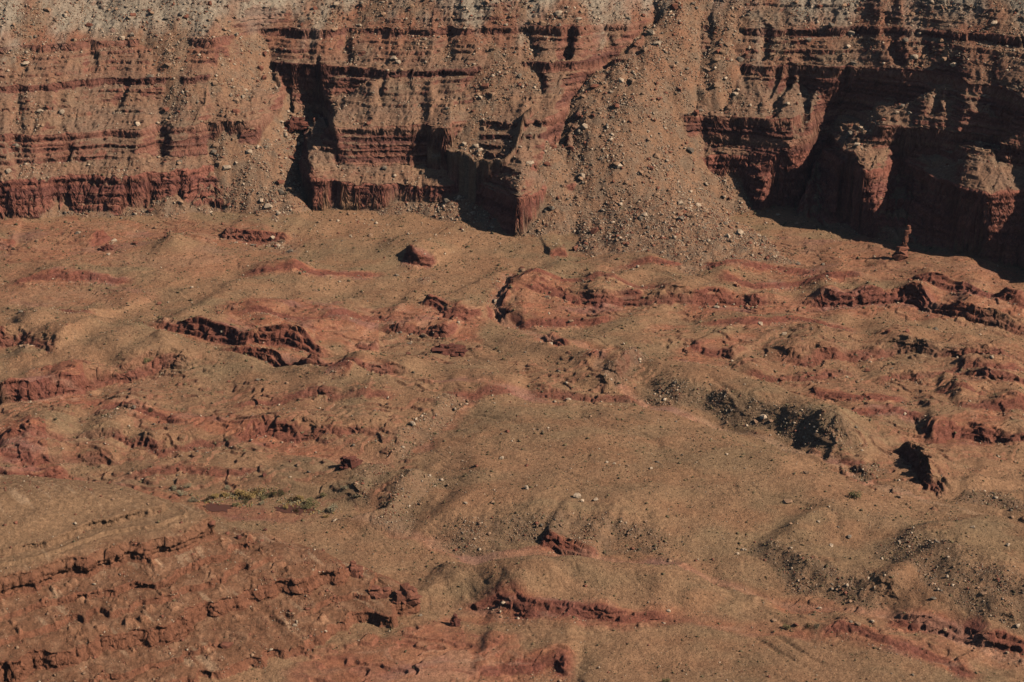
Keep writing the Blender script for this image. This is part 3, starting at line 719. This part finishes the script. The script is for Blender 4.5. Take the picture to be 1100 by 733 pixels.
# ------------------------------------------------------------------ reading the ground height
def ground(xv, yv):
    xv = np.atleast_1d(np.asarray(xv, float)); yv = np.atleast_1d(np.asarray(yv, float))
    fi = np.interp(yv, yrow0, np.arange(len(yrow0))); fj = np.interp(xv / yv, acol, np.arange(NC))
    i = np.clip(fi.astype(int), 0, len(yrow0) - 2); j = np.clip(fj.astype(int), 0, NC - 2); fi -= i; fj -= j
    return (Z0[i, j] * (1 - fj) + Z0[i, j + 1] * fj) * (1 - fi) + (Z0[i + 1, j] * (1 - fj) + Z0[i + 1, j + 1] * fj) * fi
def hit(px, py):
    """where the sight line through a photo pixel meets the ground"""
    Xd = (px - 550) / FP; U = (366.5 - py) / FP; dy, dz = CC + U * SS, -SS + U * CC
    ys = np.arange(600, 1800, .5); t = ys / dy
    g = ground(Xd * t, ys); m = np.nonzero(CAMH + dz * t < g)[0]
    i = m[0] if len(m) else len(ys) - 1
    return float(Xd * t[i]), float(ys[i]), float(g[i])
def visible(px, py, x_, y_, z_, tol=4.0):
    X_, Y_, Z_ = hit(px, py); return abs(Y_ - y_) < tol * 3

# ------------------------------------------------------------------ rocks
def hull_rock(seed, n=14, flatz=.7, squarish=False):
    rnd = random.Random(seed); bm = bmesh.new()
    for _ in range(n):
        v_ = Vector((rnd.gauss(0, 1), rnd.gauss(0, 1), rnd.gauss(0, 1))).normalized()
        if squarish: v_ = Vector([max(-.72, min(.72, c_)) for c_ in v_]) * 1.25
        v_ *= rnd.uniform(.82, 1.08); bm.verts.new((v_.x, v_.y * rnd.uniform(.8, 1), v_.z * flatz))
    r_ = bmesh.ops.convex_hull(bm, input=bm.verts)
    bmesh.ops.delete(bm, geom=[g_ for g_ in r_['geom_interior'] if isinstance(g_, bmesh.types.BMVert)], context='VERTS')
    bmesh.ops.triangulate(bm, faces=bm.faces)
    return bm
def bm_arrays(bm):
    bm.verts.index_update(); 
    return np.array([v_.co for v_ in bm.verts], np.float32), np.array([[v_.index for v_ in f_.verts] for f_ in bm.faces], np.int32)
small_protos = [bm_arrays(hull_rock(i, 9, .75)) for i in range(8)]
def merge_mesh(name, protos, pos, siz, rot, pick, mats, matidx, kind='stuff', tilt=None):
    vs, fs, mi, off = [], [], [], 0
    for p_i, (V_, F_) in enumerate(protos):
        sel = np.nonzero(pick == p_i)[0]
        if not len(sel): continue
        c_, s_ = np.cos(rot[sel])[:, None], np.sin(rot[sel])[:, None]
        vx_ = V_[None, :, 0] * siz[sel, 0:1]; vy_ = V_[None, :, 1] * siz[sel, 1:2]; vz_ = V_[None, :, 2] * siz[sel, 2:3]
        P_ = np.stack([vx_ * c_ - vy_ * s_, vx_ * s_ + vy_ * c_, vz_], -1) + pos[sel][:, None, :]
        vs.append(P_.reshape(-1, 3)); n_ = len(V_)
        fs.append((F_[None] + (np.arange(len(sel)) * n_)[:, None, None] + off).reshape(-1, 3))
        mi.append(np.repeat(matidx[sel], len(F_))); off += len(sel) * n_
    V_ = np.concatenate(vs).astype(np.float32); F_ = np.concatenate(fs).astype(np.int32); M_ = np.concatenate(mi).astype(np.int32)
    me = bpy.data.meshes.new(name); me.vertices.add(len(V_)); me.loops.add(F_.size); me.polygons.add(len(F_))
    me.vertices.foreach_set('co', V_.ravel()); me.loops.foreach_set('vertex_index', F_.ravel())
    me.polygons.foreach_set('loop_start', np.arange(0, F_.size, 3, dtype=np.int32)); me.polygons.foreach_set('loop_total', np.full(len(F_), 3, np.int32))
    for m_ in mats: me.materials.append(m_)
    me.polygons.foreach_set('material_index', M_); me.update(calc_edges=True)
    o = bpy.data.objects.new(name, me); col.objects.link(o); o['kind'] = kind
    return o
rg = np.random.RandomState(99)
def scatter(weight, n, rmax=1680, rmin=640):
    """candidate points with a density in the picture-facing part of the ground that follows the weight map"""
    out = []
    need = n
    while need > 0:
        m_ = max(need * 4, 20000)
        aa = rg.uniform(-.34, .34, m_); yy = rmin + (rmax - rmin) * rg.uniform(0, 1, m_)
        i = np.clip(np.interp(yy, yrow0, np.arange(len(yrow0))).astype(int), 0, len(yrow0) - 1); j = np.clip(np.interp(aa, acol, np.arange(NC)).astype(int), 0, NC - 1)
        keep = rg.uniform(0, 1, m_) < weight[i, j]
        q_ = np.stack([aa[keep] * yy[keep], yy[keep]], 1)[:need]; out.append(q_); need -= len(q_)
    return np.concatenate(out)
Yg = np.broadcast_to(yrow0.astype(np.float32)[:, None], Z0.shape); Xg = acol.astype(np.float32)[None] * Yg
sl0 = np.hypot(np.gradient(Z0, axis=0) / np.gradient(yrow0).astype(np.float32)[:, None], np.gradient(Z0, axis=1) / (np.gradient(acol).astype(np.float32)[None] * Yg)); sl0 = sm2(sl0, 3)
tal0 = np.zeros(Z0.shape, np.float32); tal0[-len(tmask0):] = tmask0 * wmask0
rub0 = np.maximum(np.maximum(rub0, scr0 * .9), tal0); rub0 = np.maximum(rub0, on0 * (1 - ss(1.0, 1.5, sl0)) * (.3 + .5 * ss(0, .35, fbm(Xg / 40, Yg / 40, 3, 591))))
rub0 = np.maximum(rub0, on0 * ss(112, 130, Z0) * .6)
wr = np.clip(rub0 ** 1.6 * (.25 + 1.1 * ss(-.2, .5, fbm(Xg / 14, Yg / 14, 2, 701))) + .022 * (1 - red0), 0.003, 1) * (1 - ss(1.3, 2.0, sl0))
wr = wr * np.where(Yg > 1330, 1.0, .8)
NROCK = 130000
pr_ = scatter(wr, NROCK)
sizes = .36 * (rg.pareto(3.1, NROCK) + 1); sizes = np.minimum(sizes, 1.7 + rg.uniform(0, .5, NROCK))
far = np.clip(pr_[:, 1] / 1000, .7, 1.5); sizes *= np.clip(far, .75, 1.45)
sizes *= np.where((pr_[:, 1] > 1330) & (rg.uniform(0, 1, NROCK) < .35), 1.35, 1.0); gz = ground(pr_[:, 0], pr_[:, 1])
onh = (pr_[:, 1] < 960) & (gz > 4) & (pr_[:, 0] < -60)
kindw = rg.uniform(0, 1, NROCK)
mi_ = np.where(kindw < .28, 0, np.where(kindw < .62, 1, np.where(kindw < .85, 2, 3)))
mi_ = np.where(onh & (kindw > .12), np.where(kindw > .4, 2, 1), mi_)
mlist = ['pale', 'tan', 'red', 'grey', 'maroon']
big = np.argsort(-sizes)

# ---- boulders that are things of their own
protoB = []
for i in range(14):
    bm = hull_rock(1000 + i, 22 if i % 2 else 16, .72 + .06 * (i % 4), squarish=i % 3 != 0)
    me = bpy.data.meshes.new('boulder'); bm.to_mesh(me); bm.free(); protoB.append(me)
meshcache = {}
def boulder_mesh(i, mk):
    if (i, mk) not in meshcache:
        me = protoB[i].copy(); me.materials.append(MR[mk]); meshcache[(i, mk)] = me
    return meshcache[(i, mk)]
taken = []
COLW = {'pale': 'pale', 'tan': 'tan', 'red': 'red', 'grey': 'grey', 'maroon': 'dark red'}
def boulder(x_, y_, z_, s_, mk, i, label=None, group=None, rot=0, asp=(1, 1, 1)):
    o = bpy.data.objects.new('boulder', boulder_mesh(i % 14, mk)); col.objects.link(o)
    o.location = (x_, y_, z_ + s_ * .30 * asp[2]); o.scale = (s_ * asp[0], s_ * asp[1], s_ * asp[2]); o.rotation_euler = (0, 0, rot)
    o['category'] = 'boulder'
    if label: o['label'] = label
    if group: o['group'] = group
    return o
NOTABLE = [  # px, py, width in photo px, kind, label
 (302,130,8,'pale','large rounded pale boulder high in the left debris chute'),
 (271,139,6,'tan','blocky tan boulder beside the red knob in the left debris chute'),
 (306,140,6,'pale','pale block just below the rounded pale boulder in the left chute'),
 (286,157,6,'grey','grey boulder in the middle of the left debris chute'),
 (254,174,6,'pale','pale slab at the left edge of the debris chute above the cliff'),
 (258,130,6,'tan','leaning tan slab at the upper left edge of the debris chute'),
 (646,170,7,'pale','pale oval boulder on the left side of the central talus cone'),
 (669,174,7,'tan','orange tan boulder in the middle of the central talus cone'),
 (673,195,8,'tan','broad tan boulder halfway down the central talus cone'),
 (656,98,7,'pale','pale slab on the upper left shoulder of the central talus cone'),
 (663,139,8,'tan','wide tan boulder on the upper central talus cone'),
 (637,124,8,'red','upright orange boulder at the left rim of the central talus cone'),
 (696,140,6,'pale','pale boulder to the right of the upper talus cone'),
 (688,233,9,'grey','dark grey boulder at the foot of the central talus cone'),
 (549,152,7,'pale','left one of two pale boulders on the ledge above the butte nose'),
 (558,157,6,'pale','right one of two pale boulders on the ledge above the butte nose'),
 (529,52,9,'tan','stacked tan boulder high on the slope above the middle ledge'),
 (820,447,11,'pale','large pale boulder topping the boulder pile on the scrubby ridge'),
 (812,452,9,'tan','tan boulder at the left end of the boulder pile on the ridge'),
 (828,452,7,'tan','tan boulder at the right end of the boulder pile on the ridge'),
 (786,441,6,'grey','grey boulder left of the boulder pile on the scrubby ridge'),
 (840,478,5,'tan','small tan boulder in the wash below the boulder pile'),
 (966,533,9,'tan','tan boulder on the mound left of the shadowed red ledge'),
 (228,563,12,'red','big square red block standing at the top of the foreground spur'),
 (244,572,8,'red','leaning red block right of the big square block on the spur'),
 (257,576,9,'maroon','dark red block on the spur crest, third from the square block'),
 (281,580,7,'red','red block at the left edge of the domed end of the spur'),
 (285,569,5,'maroon','small dark block on the far rim of the foreground spur'),
 (292,699,8,'pale','brightest pale boulder lying on the foreground slope'),
 (317,671,6,'pale','small pale boulder right of the bright one on the slope'),
 (243,690,19,'red','large flat red slab on the foreground slope'),
 (350,679,5,'pale','tiny pale boulder at the right of the foreground slope'),
 (154,745,6,'tan','tan boulder at the lower frame edge of the slope'),
 (620,532,12,'pale','long pale slab lying on the gravel plain'),
 (625,537,7,'pale','low pale slab touching the long slab on the plain'),
 (640,536,7,'pale','pale slab a step right of the long slab on the plain'),
 (566,523,9,'pale','isolated pale slab left of the long slab on the plain'),
 (539,491,8,'pale','pale slab near the crest of the gravel fan'),
 (529,539,6,'tan','tan boulder in the lower left of the gravel fan'),
 (652,496,5,'pale','leftmost of four pale boulders in a row on the fan'),
 (660,497,5,'pale','second from left of four pale boulders in a row on the fan'),
 (674,500,5,'tan','third from left of four pale boulders in a row on the fan'),
 (699,502,7,'pale','rightmost and largest of four boulders in a row on the fan'),
 (846,537,13,'tan','broad tan rock pile on the gravel fan'),
 (866,507,9,'tan','tan boulder cluster on the fan crest near the wash'),
 (912,575,9,'grey','low grey tan slab beside the faint track'),
 (893,585,7,'pale','pale boulder just below the faint track'),
 (879,560,5,'pale','pale boulder beside the faint track, left of the grey slab'),
 (792,594,6,'pale','left one of two pale rocks above the dark bank'),
 (798,590,6,'pale','right one of two pale rocks above the dark bank'),
 (921,669,10,'tan','tan boulder where the dark bank meets the wash'),
 (914,667,7,'grey','dark boulder touching the tan one below the dark bank'),
 (937,667,6,'pale','pale boulder right of the pair below the dark bank'),
 (880,653,6,'pale','pale boulder at the foot of the dark bank'),
 (855,670,9,'red','red upright rock at the edge of the red wash'),
 (831,666,8,'tan','tan boulder left of the red upright rock'),
 (1003,642,10,'grey','grey slab half way down the large dark bank'),
 (1056,637,9,'tan','pair of tan rocks on the fan above the large bank'),
 (1093,672,9,'pale','pale boulder at the right frame edge on the large bank'),
 (1015,676,7,'tan','tan boulder on the lip of the ledge below the large bank'),
 (1082,700,6,'pale','pale boulder on the shadowed ledge at the lower right'),
 (718,656,6,'pale','pale upright boulder at the right end of the red bank'),
 (1083,585,8,'pale','pale slab near the right frame edge by the track'),
 (1045,566,6,'pale','pale boulder beside the red wash at the right'),
 (500,540,6,'pale','pale boulder left of the gravel fan centre'),
 (613,579,6,'tan','tan boulder just above the shadowed red outcrop'),
 (246,409,6,'red','orange red boulder on the saddle of the left gravel spur'),
 (308,411,5,'tan','tan boulder on the crest of the left gravel spur'),
 (277,407,6,'grey','grey boulder on the left gravel spur'),
 (138,327,6,'tan','tan boulder on the rise above the left washout'),
 (22,334,9,'grey','broad grey boulder near the left frame edge'),
 (284,509,8,'maroon','small dark red rock on the red flat above the pools'),
 (694,560,5,'tan','tan boulder low on the gravel fan'),
 (884,283,7,'grey','grey boulder on the flat before the shadowed alcove'),
]
for k_, (px, py, wpx, mk, lab) in enumerate(NOTABLE):
    x_, y_, z_ = hit(px, py + wpx * .25); t_ = math.hypot(y_, CAMH - z_) / FP
    s_ = wpx * t_ * .44; rnd = random.Random(k_)
    boulder(x_, y_, z_, s_, mk, k_, lab, 'notable boulders', rnd.uniform(0, 6), (1, rnd.uniform(.7, .95), rnd.uniform(.6, .85)))
    taken.append((px, py))
ZONES = [  # polygons in the photo, phrase
 ([180,0,300,0,330,110,235,120], 'in the upper left debris chute'),
 ([235,120,330,110,345,245,240,260], 'in the lower left debris chute'),
 ([640,-5,780,-5,760,110,600,110], 'on the upper central talus cone'),
 ([600,110,760,110,775,190,600,190], 'on the middle of the central talus cone'),
 ([590,190,775,190,830,300,560,300], 'at the base of the central talus cone'),
 ([0,0,180,0,235,100,0,100], 'on the upper left wall'),
 ([0,100,240,100,240,250,0,250], 'on the left red wall'),
 ([300,-5,470,-5,470,120,330,120], 'on the wall above the butte'),
 ([470,-5,640,-5,620,120,470,120], 'on the upper middle wall'),
 ([330,120,620,120,600,270,330,270], 'on the central butte'),
 ([760,-5,900,-5,900,250,760,250], 'on the wall right of the talus'),
 ([900,-5,1105,-5,1105,110,900,110], 'on the sunlit upper right slope'),
 ([900,110,1105,110,1105,300,830,300,830,250], 'by the shadowed alcove'),
 ([0,240,330,240,330,345,0,345], 'on the flat below the left wall'),
 ([330,240,600,240,600,350,330,350], 'on the flat below the butte'),
 ([600,290,1105,290,1105,372,600,372], 'along the long right ledge'),
 ([0,345,300,345,560,440,0,440], 'on the left gravel spur'),
 ([300,345,600,345,680,440,560,440], 'around the central wash'),
 ([640,370,1105,370,1105,500,900,500], 'on the right red terraces'),
 ([0,440,500,440,430,560,0,540], 'on the left red flat'),
 ([500,440,900,440,960,560,640,600,430,580], 'on the main gravel fan'),
 ([900,480,1105,480,1105,650,960,600], 'on the right end of the fan'),
 ([0,530,250,530,200,650,0,650], 'on the upper foreground spur'),
 ([200,560,480,560,480,740,200,740], 'on the right of the foreground spur'),
 ([0,650,200,650,200,740,0,740], 'on the lower left foreground slope'),
 ([400,570,800,570,800,670,480,670], 'on the swell below the fan'),
 ([480,660,900,660,900,740,480,740], 'on the bottom gravel flat'),
 ([800,600,1105,600,1105,740,800,740], 'around the lower right banks'),
]
def inpoly(a_, px, py):
    pts = [(a_[i], a_[i + 1]) for i in range(0, len(a_), 2)]
    return bool(inside(pts, np.array([float(px)]), np.array([float(py)]))[0])
chosen, used_idx = {}, set()
cnt = 0
for bi in big:
    if cnt >= 300 - len(NOTABLE): break
    x_, y_ = pr_[bi]; z_ = gz[bi]; px, py = pix(x_, y_, z_)
    if not (3 < px < 1097 and 3 < py < 730): continue
    hx_, hy_, hz_ = hit(px, py - 1.2)
    if abs(hy_ - y_) > 7: used_idx.add(bi) if False else None; continue
    for zi, (zp, ph) in enumerate(ZONES):
        if inpoly(zp, px, py):
            if len(chosen.setdefault(zi, [])) >= 14: break
            chosen[zi].append((px, py, bi)); used_idx.add(bi); cnt += 1; break
ORD = ['leftmost', 'second', 'third', 'fourth', 'fifth', 'sixth', 'seventh', 'eighth', 'ninth', 'tenth', 'eleventh', 'twelfth', 'thirteenth', 'fourteenth', 'fifteenth']
for zi, L_ in chosen.items():
    L_.sort(); ncol = {}
    for (px, py, bi) in L_:
        mk = mlist[mi_[bi]]; n_ = ncol.get(mk, 0); ncol[mk] = n_ + 1
    seen = {}
    for (px, py, bi) in L_:
        mk = mlist[mi_[bi]]; n_ = seen.get(mk, 0); seen[mk] = n_ + 1; s_ = sizes[bi]
        word = COLW[mk]; ph = ZONES[zi][1]
        if ncol[mk] == 1: lab = f'only large {word} boulder {ph}'
        elif n_ == 0: lab = f'leftmost of the large {word} boulders {ph}'
        elif n_ == ncol[mk] - 1: lab = f'rightmost of the large {word} boulders {ph}'
        else: lab = f'{ORD[n_]} from left of the large {word} boulders {ph}'
        rnd = random.Random(int(bi))
        boulder(pr_[bi, 0], pr_[bi, 1], gz[bi], s_, mk, int(bi), lab, 'boulders ' + ph, rnd.uniform(0, 6), (1, rnd.uniform(.65, .95), rnd.uniform(.6, .9)))
keep = np.array([i for i in range(NROCK) if i not in used_idx])
ps = np.column_stack([pr_[keep], gz[keep] + sizes[keep] * .2])
sz = sizes[keep][:, None] * rg.uniform(.65, 1.0, (len(keep), 3))
merge_mesh('loose_rubble', small_protos, ps, sz, rg.uniform(0, 6.28, len(keep)), rg.randint(0, 8, len(keep)), [MR[m_] for m_ in mlist], mi_[keep])

# ------------------------------------------------------------------ low desert scrub: thousands of small dark tufts
clump = ss(-.25, .4, fbm(Xg / 24, Yg / 24, 3, 711))
ws = np.clip((.12 + scr0 * 1.0 + .4 * (1 - red0) * clump) * (1 - on0 * .8), 0, 1) * (1 - ss(.9, 1.3, sl0)) * (1 - hm0 * .8)
NS = 42000
p2 = scatter(ws, NS, 1450)
s2 = np.minimum(.28 * (rg.pareto(3.0, NS) + 1), 1.3) * np.clip(p2[:, 1] / 900, .8, 1.5)
merge_mesh('desert_scrub', [bm_arrays(hull_rock(50 + i, 8, .8)) for i in range(5)], np.column_stack([p2, ground(p2[:, 0], p2[:, 1]) + s2 * .25]),
           s2[:, None] * rg.uniform(.7, 1.1, (NS, 3)) * np.array([[1, 1, .8]]), rg.uniform(0, 6.28, NS), rg.randint(0, 5, NS), [MV['scrub']], np.zeros(NS, int))
# ------------------------------------------------------------------ muddy pools
def pool(a_, name, label):
    p = P(*a_, z=PZ + .35)
    me = bpy.data.meshes.new(name); bm = bmesh.new()
    c0 = np.mean(p, axis=0); ring = []
    n_ = len(p)
    for i in range(n_):
        for t in np.linspace(0, 1, 5, endpoint=False):
            q_ = np.array(p[i]) * (1 - t) + np.array(p[(i + 1) % n_]) * t
            q_ = q_ + (q_ - c0) * (.12 * math.sin(i * 2.3 + t * 5) + .1 * math.sin(i * 5.1 + t * 13) - .06)
            ring.append(bm.verts.new((q_[0], q_[1], PZ + .35)))
    bm.faces.new(ring); bmesh.ops.triangulate(bm, faces=bm.faces); bmesh.ops.recalc_face_normals(bm, faces=bm.faces)
    bm.to_mesh(me); bm.free(); me.materials.append(POOL)
    o = bpy.data.objects.new(name, me); col.objects.link(o); o['kind'] = 'structure'; return o
POOL, N, Lk, b = newmat('muddy_water'); b.inputs['Base Color'].default_value = (*C(86,54,42), 1); b.inputs['Roughness'].default_value = .4; b.inputs['Specular IOR Level'].default_value = .2
pool([219,545, 224,540, 240,541, 250,544, 244,550, 226,550], 'pond_water', '')
pool([294,546, 305,541, 325,542, 338,549, 322,553, 303,551], 'pond_water', '')

# ------------------------------------------------------------------ shrubs around the pools
def shrub_mesh(seed, n, mk):
    rnd = random.Random(seed); bm = bmesh.new()
    cl = [(Vector((rnd.uniform(-.6, .6), rnd.uniform(-.5, .5), rnd.uniform(.3, .75))), rnd.uniform(.3, .5)) for _ in range(7)]
    for _ in range(n):
        c_, r_ = rnd.choice(cl)
        d_ = Vector((rnd.gauss(0, 1), rnd.gauss(0, 1), rnd.gauss(0, 1))).normalized() * r_ * rnd.uniform(.5, 1.05)
        p_ = c_ + d_; p_.z = max(p_.z, .03)
        s_ = rnd.uniform(.05, .1); u_ = Vector((rnd.gauss(0, 1), rnd.gauss(0, 1), rnd.gauss(0, 1))).normalized(); w_ = u_.orthogonal().normalized()
        bm.faces.new([bm.verts.new(p_ + u_ * s_), bm.verts.new(p_ + w_ * s_), bm.verts.new(p_ - u_ * s_), bm.verts.new(p_ - w_ * s_ * .6)])
    me = bpy.data.meshes.new('foliage'); bm.to_mesh(me); bm.free(); me.materials.append(MV[mk]); return me
def stem_mesh(seed):
    rnd = random.Random(seed); bm = bmesh.new()
    for _ in range(6):
        a_ = rnd.uniform(0, 6.28); tip = Vector((math.cos(a_) * .4, math.sin(a_) * .35, .7)); base_ = Vector((0, 0, -.1)); r_ = .035
        lo = [bm.verts.new(base_ + Vector((math.cos(k_ * 2.1) * r_, math.sin(k_ * 2.1) * r_, 0))) for k_ in range(3)]
        hi = [bm.verts.new(tip + Vector((math.cos(k_ * 2.1) * .012, math.sin(k_ * 2.1) * .012, 0))) for k_ in range(3)]
        for k_ in range(3): bm.faces.new([lo[k_], lo[(k_ + 1) % 3], hi[(k_ + 1) % 3], hi[k_]])
    me = bpy.data.meshes.new('stem'); bm.to_mesh(me); bm.free(); me.materials.append(MV['twig']); return me
SHM = {mk: [shrub_mesh(i * 5 + 1, 420, mk) for i in range(3)] for mk in ('green', 'silver', 'olive')}
STM = [stem_mesh(i) for i in range(3)]
SHR = [
 (337,541,13,'green','largest round green bush beside the right pool'), (359,547,12,'silver','silver green bush right of the big green bush'),
 (329,545,9,'green','dark green bush in front of the right pool'), (291,532,12,'green','green bush on the mound between the pools'),
 (301,531,10,'green','green bush just right of the one between the pools'), (284,535,8,'green','low green bush left of the mound between the pools'),
 (268,533,12,'olive','wide olive thicket behind the left pool'), (258,530,11,'olive','olive reeds at the back of the left pool'),
 (275,529,10,'olive','olive thicket highest behind the pools'), (265,540,7,'green','small green bush on the shore right of the left pool'),
 (254,543,7,'green','small green bush at the right rim of the left pool'), (242,532,8,'olive','olive tuft directly behind the left pool'),
 (230,534,8,'olive','left olive tuft behind the left pool'), (222,537,7,'green','green bush at the far left corner of the left pool'),
 (208,538,9,'silver','grey green brush left of the left pool'), (196,530,9,'silver','grey bush upper left of the pools'),
 (188,525,8,'silver','leftmost grey bush of the pool basin'), (202,523,7,'silver','small grey bush behind the left end of the basin'),
 (315,538,9,'olive','olive brush on the far shore of the right pool'), (322,536,8,'olive','right olive brush behind the right pool'),
 (308,545,7,'olive','low olive tuft inside the right pool shore'), (346,532,7,'green','small green bush uphill of the largest bush'),
 (350,555,6,'olive','low olive tuft below the silver bush'), (318,549,7,'olive','olive tuft at the near rim of the right pool'),
 (246,525,7,'silver','grey bush uphill of the left pool'), (282,541,6,'silver','pale tuft on the sand between both pools'),
 (371,524,7,'silver','grey bush alone on the red flat right of the pools'), (382,534,6,'silver','grey bush farthest right of the pool basin'),
 (161,442,7,'green','bright green bush on the left gravel spur'), (159,388,8,'green','green bush near the bend of the left spur'),
 (918,532,12,'green','green bush beside the right wash'), (845,674,8,'green','green bush at the edge of the lower red wash'),
 (868,673,7,'green','second green bush in the lower red wash'), (878,674,6,'silver','silver bush in the lower red wash'),
 (716,733,8,'green','green bush at the bottom frame edge'),
]
for k_, (px, py, wpx, mk, lab) in enumerate(SHR):
    x_, y_, z_ = hit(px, py + wpx * .2); t_ = math.hypot(y_, CAMH - z_) / FP; s_ = wpx * t_ * .72
    o = bpy.data.objects.new('desert_bush', None); col.objects.link(o); o.location = (x_, y_, z_ - .05); o.scale = (s_, s_, s_ * .85)
    o.rotation_euler = (0, 0, k_ * 1.3); o['label'] = lab; o['category'] = 'bush'; o['group'] = 'bushes of the canyon floor'
    f_ = bpy.data.objects.new('foliage', SHM[mk][k_ % 3]); col.objects.link(f_); f_.parent = o
    g_ = bpy.data.objects.new('stem', STM[k_ % 3]); col.objects.link(g_); g_.parent = o

reed_p = []
for cx_, cy_, rx_, ry_, n_ in ((250,533,30,4,260), (275,531,26,4,260), (316,540,22,4,200), (225,539,14,2,60), (262,543,12,3,60), (345,550,16,3,60)):
    for _ in range(n_):
        q_ = rg.normal(0, .5, 2); reed_p.append(F(cx_ + q_[0] * rx_, cy_ + q_[1] * ry_, -.5))
reed_p = np.array(reed_p); sr_ = rg.uniform(.25, .75, len(reed_p))
merge_mesh('reed_bed', [bm_arrays(hull_rock(70 + i, 9, 1.1)) for i in range(5)], np.column_stack([reed_p, ground(reed_p[:, 0], reed_p[:, 1]) + sr_ * .3]),
           sr_[:, None] * rg.uniform(.6, 1.1, (len(reed_p), 3)), rg.uniform(0, 6.28, len(reed_p)), rg.randint(0, 5, len(reed_p)), [MV['olive'], MV['green'], MV['silver']], rg.randint(0, 3, len(reed_p)))

# ------------------------------------------------------------------ free standing rock towers and outcrops
def outcrop(px, py, wpx, hpx, mk, name, label, cat, seed, lean=0.0, tower=False):
    x_, y_, z_ = hit(px, py); t_ = math.hypot(y_, CAMH - z_) / FP; wd = wpx * t_ * .5; ht = hpx * t_ / .93
    rnd = random.Random(seed); bm = bmesh.new()
    def block(cx, cy, zc, rx, ry, rz, sd):
        b2 = hull_rock(sd, 26, 1.0, True); bmesh.ops.rotate(b2, verts=b2.verts, cent=(0, 0, 0), matrix=Matrix.Rotation(rnd.uniform(-.5, .5), 3, 'Z'))
        vs_ = [bm.verts.new((cx + v_.co.x * rx, cy + v_.co.y * ry, zc + v_.co.z * rz)) for v_ in b2.verts]; b2.verts.index_update()
        for f_ in b2.faces: bm.faces.new([vs_[v_.index] for v_ in f_.verts])
        b2.free()
    if tower:
        block(wd * .3, 0, ht * .08, wd * 2.0, wd * 1.6, ht * .16, seed * 50 + 30)
        for i in range(9):
            f_ = i / 8; r_ = wd * (1.7 - 1.15 * f_) * rnd.uniform(.7, 1.25)
            block(lean * ht * f_ + rnd.uniform(-.1, .1) * wd, 0, ht * (f_ - .04), r_, r_ * .8, ht * .1, seed * 50 + i)
    else:
        block(0, 0, ht * .12, wd * .98, wd * .55, ht * .4, seed * 50 + 33)
        for i in range(16):
            q_ = rnd.uniform(-1, 1); h_ = ht * (1 - .55 * abs(q_) ** 1.5) * rnd.uniform(.55, 1)
            bw = wd * rnd.uniform(.22, .4); cy = rnd.uniform(-.35, .35) * wd
            block(q_ * wd * .62, cy, h_ * .3 - .5, bw * 1.25, bw, h_ * .75, seed * 50 + i)
            if i % 3 == 0: block(q_ * wd * .8 + .2, cy, h_ * .85, bw * 1.15, bw, h_ * .14, seed * 50 + i + 20)
        for i in range(14):
            q_ = rnd.uniform(-1.3, 1.3); b_ = wd * rnd.uniform(.06, .14)
            block(q_ * wd * .7, -wd * rnd.uniform(.3, .5), b_ * .5, b_ * 1.4, b_ * 1.4, b_, seed * 50 + i + 40)
    me = bpy.data.meshes.new(name); bm.to_mesh(me); bm.free(); me.materials.append(MR[mk])
    o = bpy.data.objects.new(name, me); col.objects.link(o); o.location = (x_, y_, z_)
    o['label'] = label; o['category'] = cat; o['group'] = 'free standing red rocks'
outcrop(965, 279, 9, 34, 'red', 'rock_spire', 'thin leaning red rock spire lit in front of the dark alcove', 'rock spire', 1, .25, True)
outcrop(377, 502, 24, 15, 'maroon', 'rock_outcrop', 'isolated dark red rock stump on the red flat', 'rock', 2)
outcrop(482, 380, 34, 13, 'maroon', 'rock_outcrop', 'low dark red butte beside the central wash', 'rock', 3)
outcrop(408, 640, 26, 13, 'red', 'rock_outcrop', 'rounded red rock at the left of the pair below the spur', 'rock', 4)
outcrop(436, 645, 30, 18, 'red', 'rock_outcrop', 'tall cracked red rock at the right of the pair below the spur', 'rock', 5)
outcrop(378, 618, 24, 16, 'red', 'rock_outcrop', 'red rock knob on the end of the foreground spur', 'rock', 6)
outcrop(489, 672, 12, 14, 'maroon', 'rock_outcrop', 'small dark red pillar where the red bank begins', 'rock', 7)
outcrop(318, 138, 26, 14, 'maroon', 'rock_outcrop', 'dark red rock knob standing in the left debris chute', 'rock', 8)
outcrop(115, 268, 14, 7, 'maroon', 'rock_outcrop', 'small dark rock left of the cone hill', 'rock', 9)

# ------------------------------------------------------------------ thin blue air between the rim and the far wall
bm = bmesh.new(); bmesh.ops.create_cube(bm, size=1)
me = bpy.data.meshes.new('haze'); bm.to_mesh(me); bm.free()
hz_ = bpy.data.objects.new('haze', me); col.objects.link(hz_); hz_['kind'] = 'stuff'
zlo, zhi = float(Zs.min()) - 1.0, 460.0; xw = float(np.abs(Xs).max()) + 50; yh = float(Ys.max()) + 50
hz_.scale = (2 * xw, yh + 200, zhi - zlo); hz_.location = (0, (yh - 200) / 2, (zhi + zlo) / 2)
HM = bpy.data.materials.new('haze'); HM.use_nodes = True; N = HM.node_tree.nodes; N.clear()
ou = N.new('ShaderNodeOutputMaterial'); pv = N.new('ShaderNodeVolumePrincipled')
pv.inputs['Color'].default_value = (.62, .76, 1, 1); pv.inputs['Density'].default_value = .000010; pv.inputs['Anisotropy'].default_value = 0
HM.node_tree.links.new(pv.outputs[0], ou.inputs['Volume']); me.materials.append(HM)
